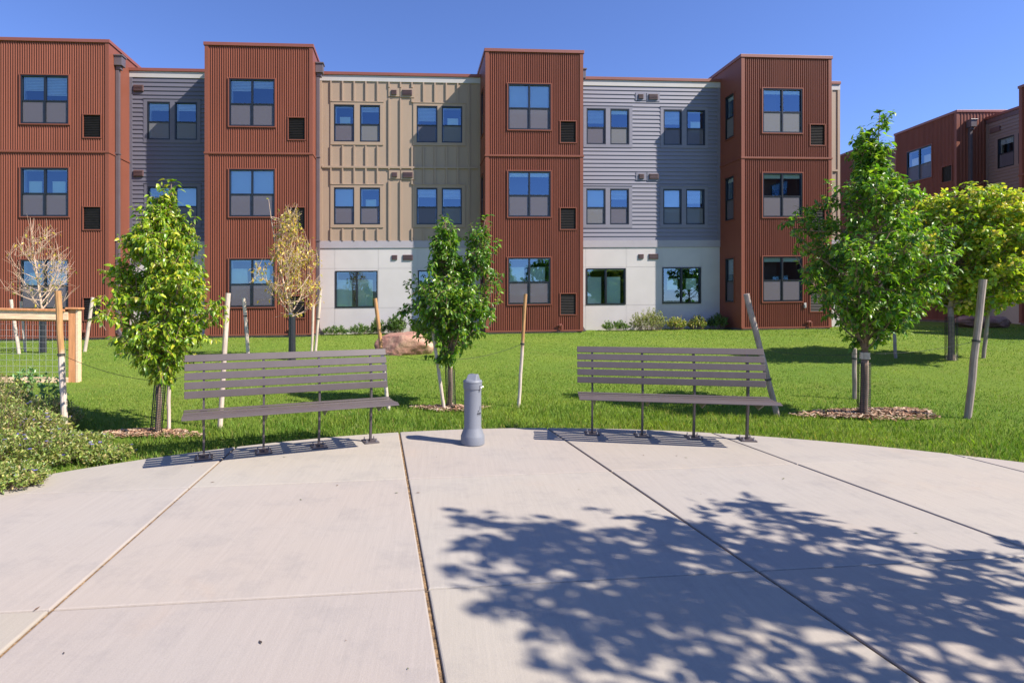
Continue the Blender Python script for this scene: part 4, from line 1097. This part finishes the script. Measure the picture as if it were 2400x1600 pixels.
tag(grass('grass', 560000, (-11, 12, 2.2, 11.5), hg, lambda y: .0035 + .0004 * y, 1, dens=lambda x, y, rr: np.interp(rr, [PR, PR + 1.2, PR + 3.0, PR + 4.6], [1, .7, .4, 0])), 'long fresh blades of grass fringing the plaza and under the benches', 'grass', kind='stuff')
tag(grass('grass', 420000, (-19, 22, 7.0, 22), lambda rr, y: .030 + 0 * rr, lambda y: .0012 * y - .001, 2, tri=True, dens=lambda x, y, rr: np.interp(rr, [PR + 1, PR + 3.5, PR + 6, PR + 12], [0, 1, .7, .4])), 'short mown turf of the far lawn up to the buildings', 'grass', kind='stuff')

for k, (u, v, r0) in enumerate(((200, 1081, .03), (253, 1079, .025), (60, 1110, .02))):
    p = hit2(u * .98, v * .98)
    m = MB(); m.tube([Vector(p) + Vector((0, 0, -.01)), Vector(p) + Vector((.004, 0, r0 * .5)), Vector(p) + Vector((0, 0, r0))], [r0, r0 * 1.2, r0 * .5], 7, jit=.25)
    tag(build('pebble', m, M['stone_white'], None, org=tuple(p)), ['larger pale pebble at the edge of the shrub bed', 'smaller pale pebble right of the larger one at the slab edge', 'little pebble among the violet flowers'][k], 'pebble', 'pebbles at the slab edge')
m = MB(); random.seed(3)                          # fallen bits on the slab
for k in range(26):
    x, y = random.uniform(-2.5, 3.5), random.uniform(2.1, 5.6); a = random.uniform(0, 6.28); L = random.uniform(.006, .018)
    p = Vector((x, y, .004)); u = Vector((math.cos(a), math.sin(a), .1)) * L; s = Vector((-math.sin(a), math.cos(a), 0)) * L * .35
    m.poly([p - u, p - s, p + u, p + s], 0, random.choice([(.05, .035, .03), (.16, .09, .05), (.10, .12, .04)]))
tag(build('leaf_litter', m, M['mulch']), 'tiny dry leaf bits scattered over the slab', 'leaf litter', kind='stuff')

# ------------------------------------------------------------------ behind the camera (seen only as reflections in the panes)
m = MB(); random.seed(11); n = 80
for k in range(n + 1):
    a = math.pi + math.pi * k / n; x, y = math.cos(a) * 420, math.sin(a) * 420 + 30; h = 9.5 + 4 * math.sin(k * .21) + 2.5 * math.sin(k * .53 + 1)
    m.v += [(x, y, -2), (x * 1.25, y * 1.25, h)]
for k in range(n): m.f.append((2 * k, 2 * k + 2, 2 * k + 3, 2 * k + 1)); m.m.append(0)
tag(build('hills', m, M['hill'], smooth=True), kind='structure')
for k, (x, y, H_) in enumerate(((-20, -95, 10), (8, -100, 11), (19, -29, 7.2), (33, -18, 9))):
    e_ = envf([(1.5, 1.0), (2.5, 2.4), (4, 2.9), (5.5, 2.4), (H_, .3)])
    tree('street_tree', (x, y, 0), ['leftmost', 'second from left', 'third from left', 'rightmost'][k] + ' of four leafy trees standing behind the plaza', 'tree', 1.8, [(0, 0, H_)], e_, 44, .42, .28, G_MID, [5, 4, 4, 1], per_twig=6, twigs=3, trunk_r=.14, z_lo=1.7, twig_len=.7, group='trees behind the plaza')
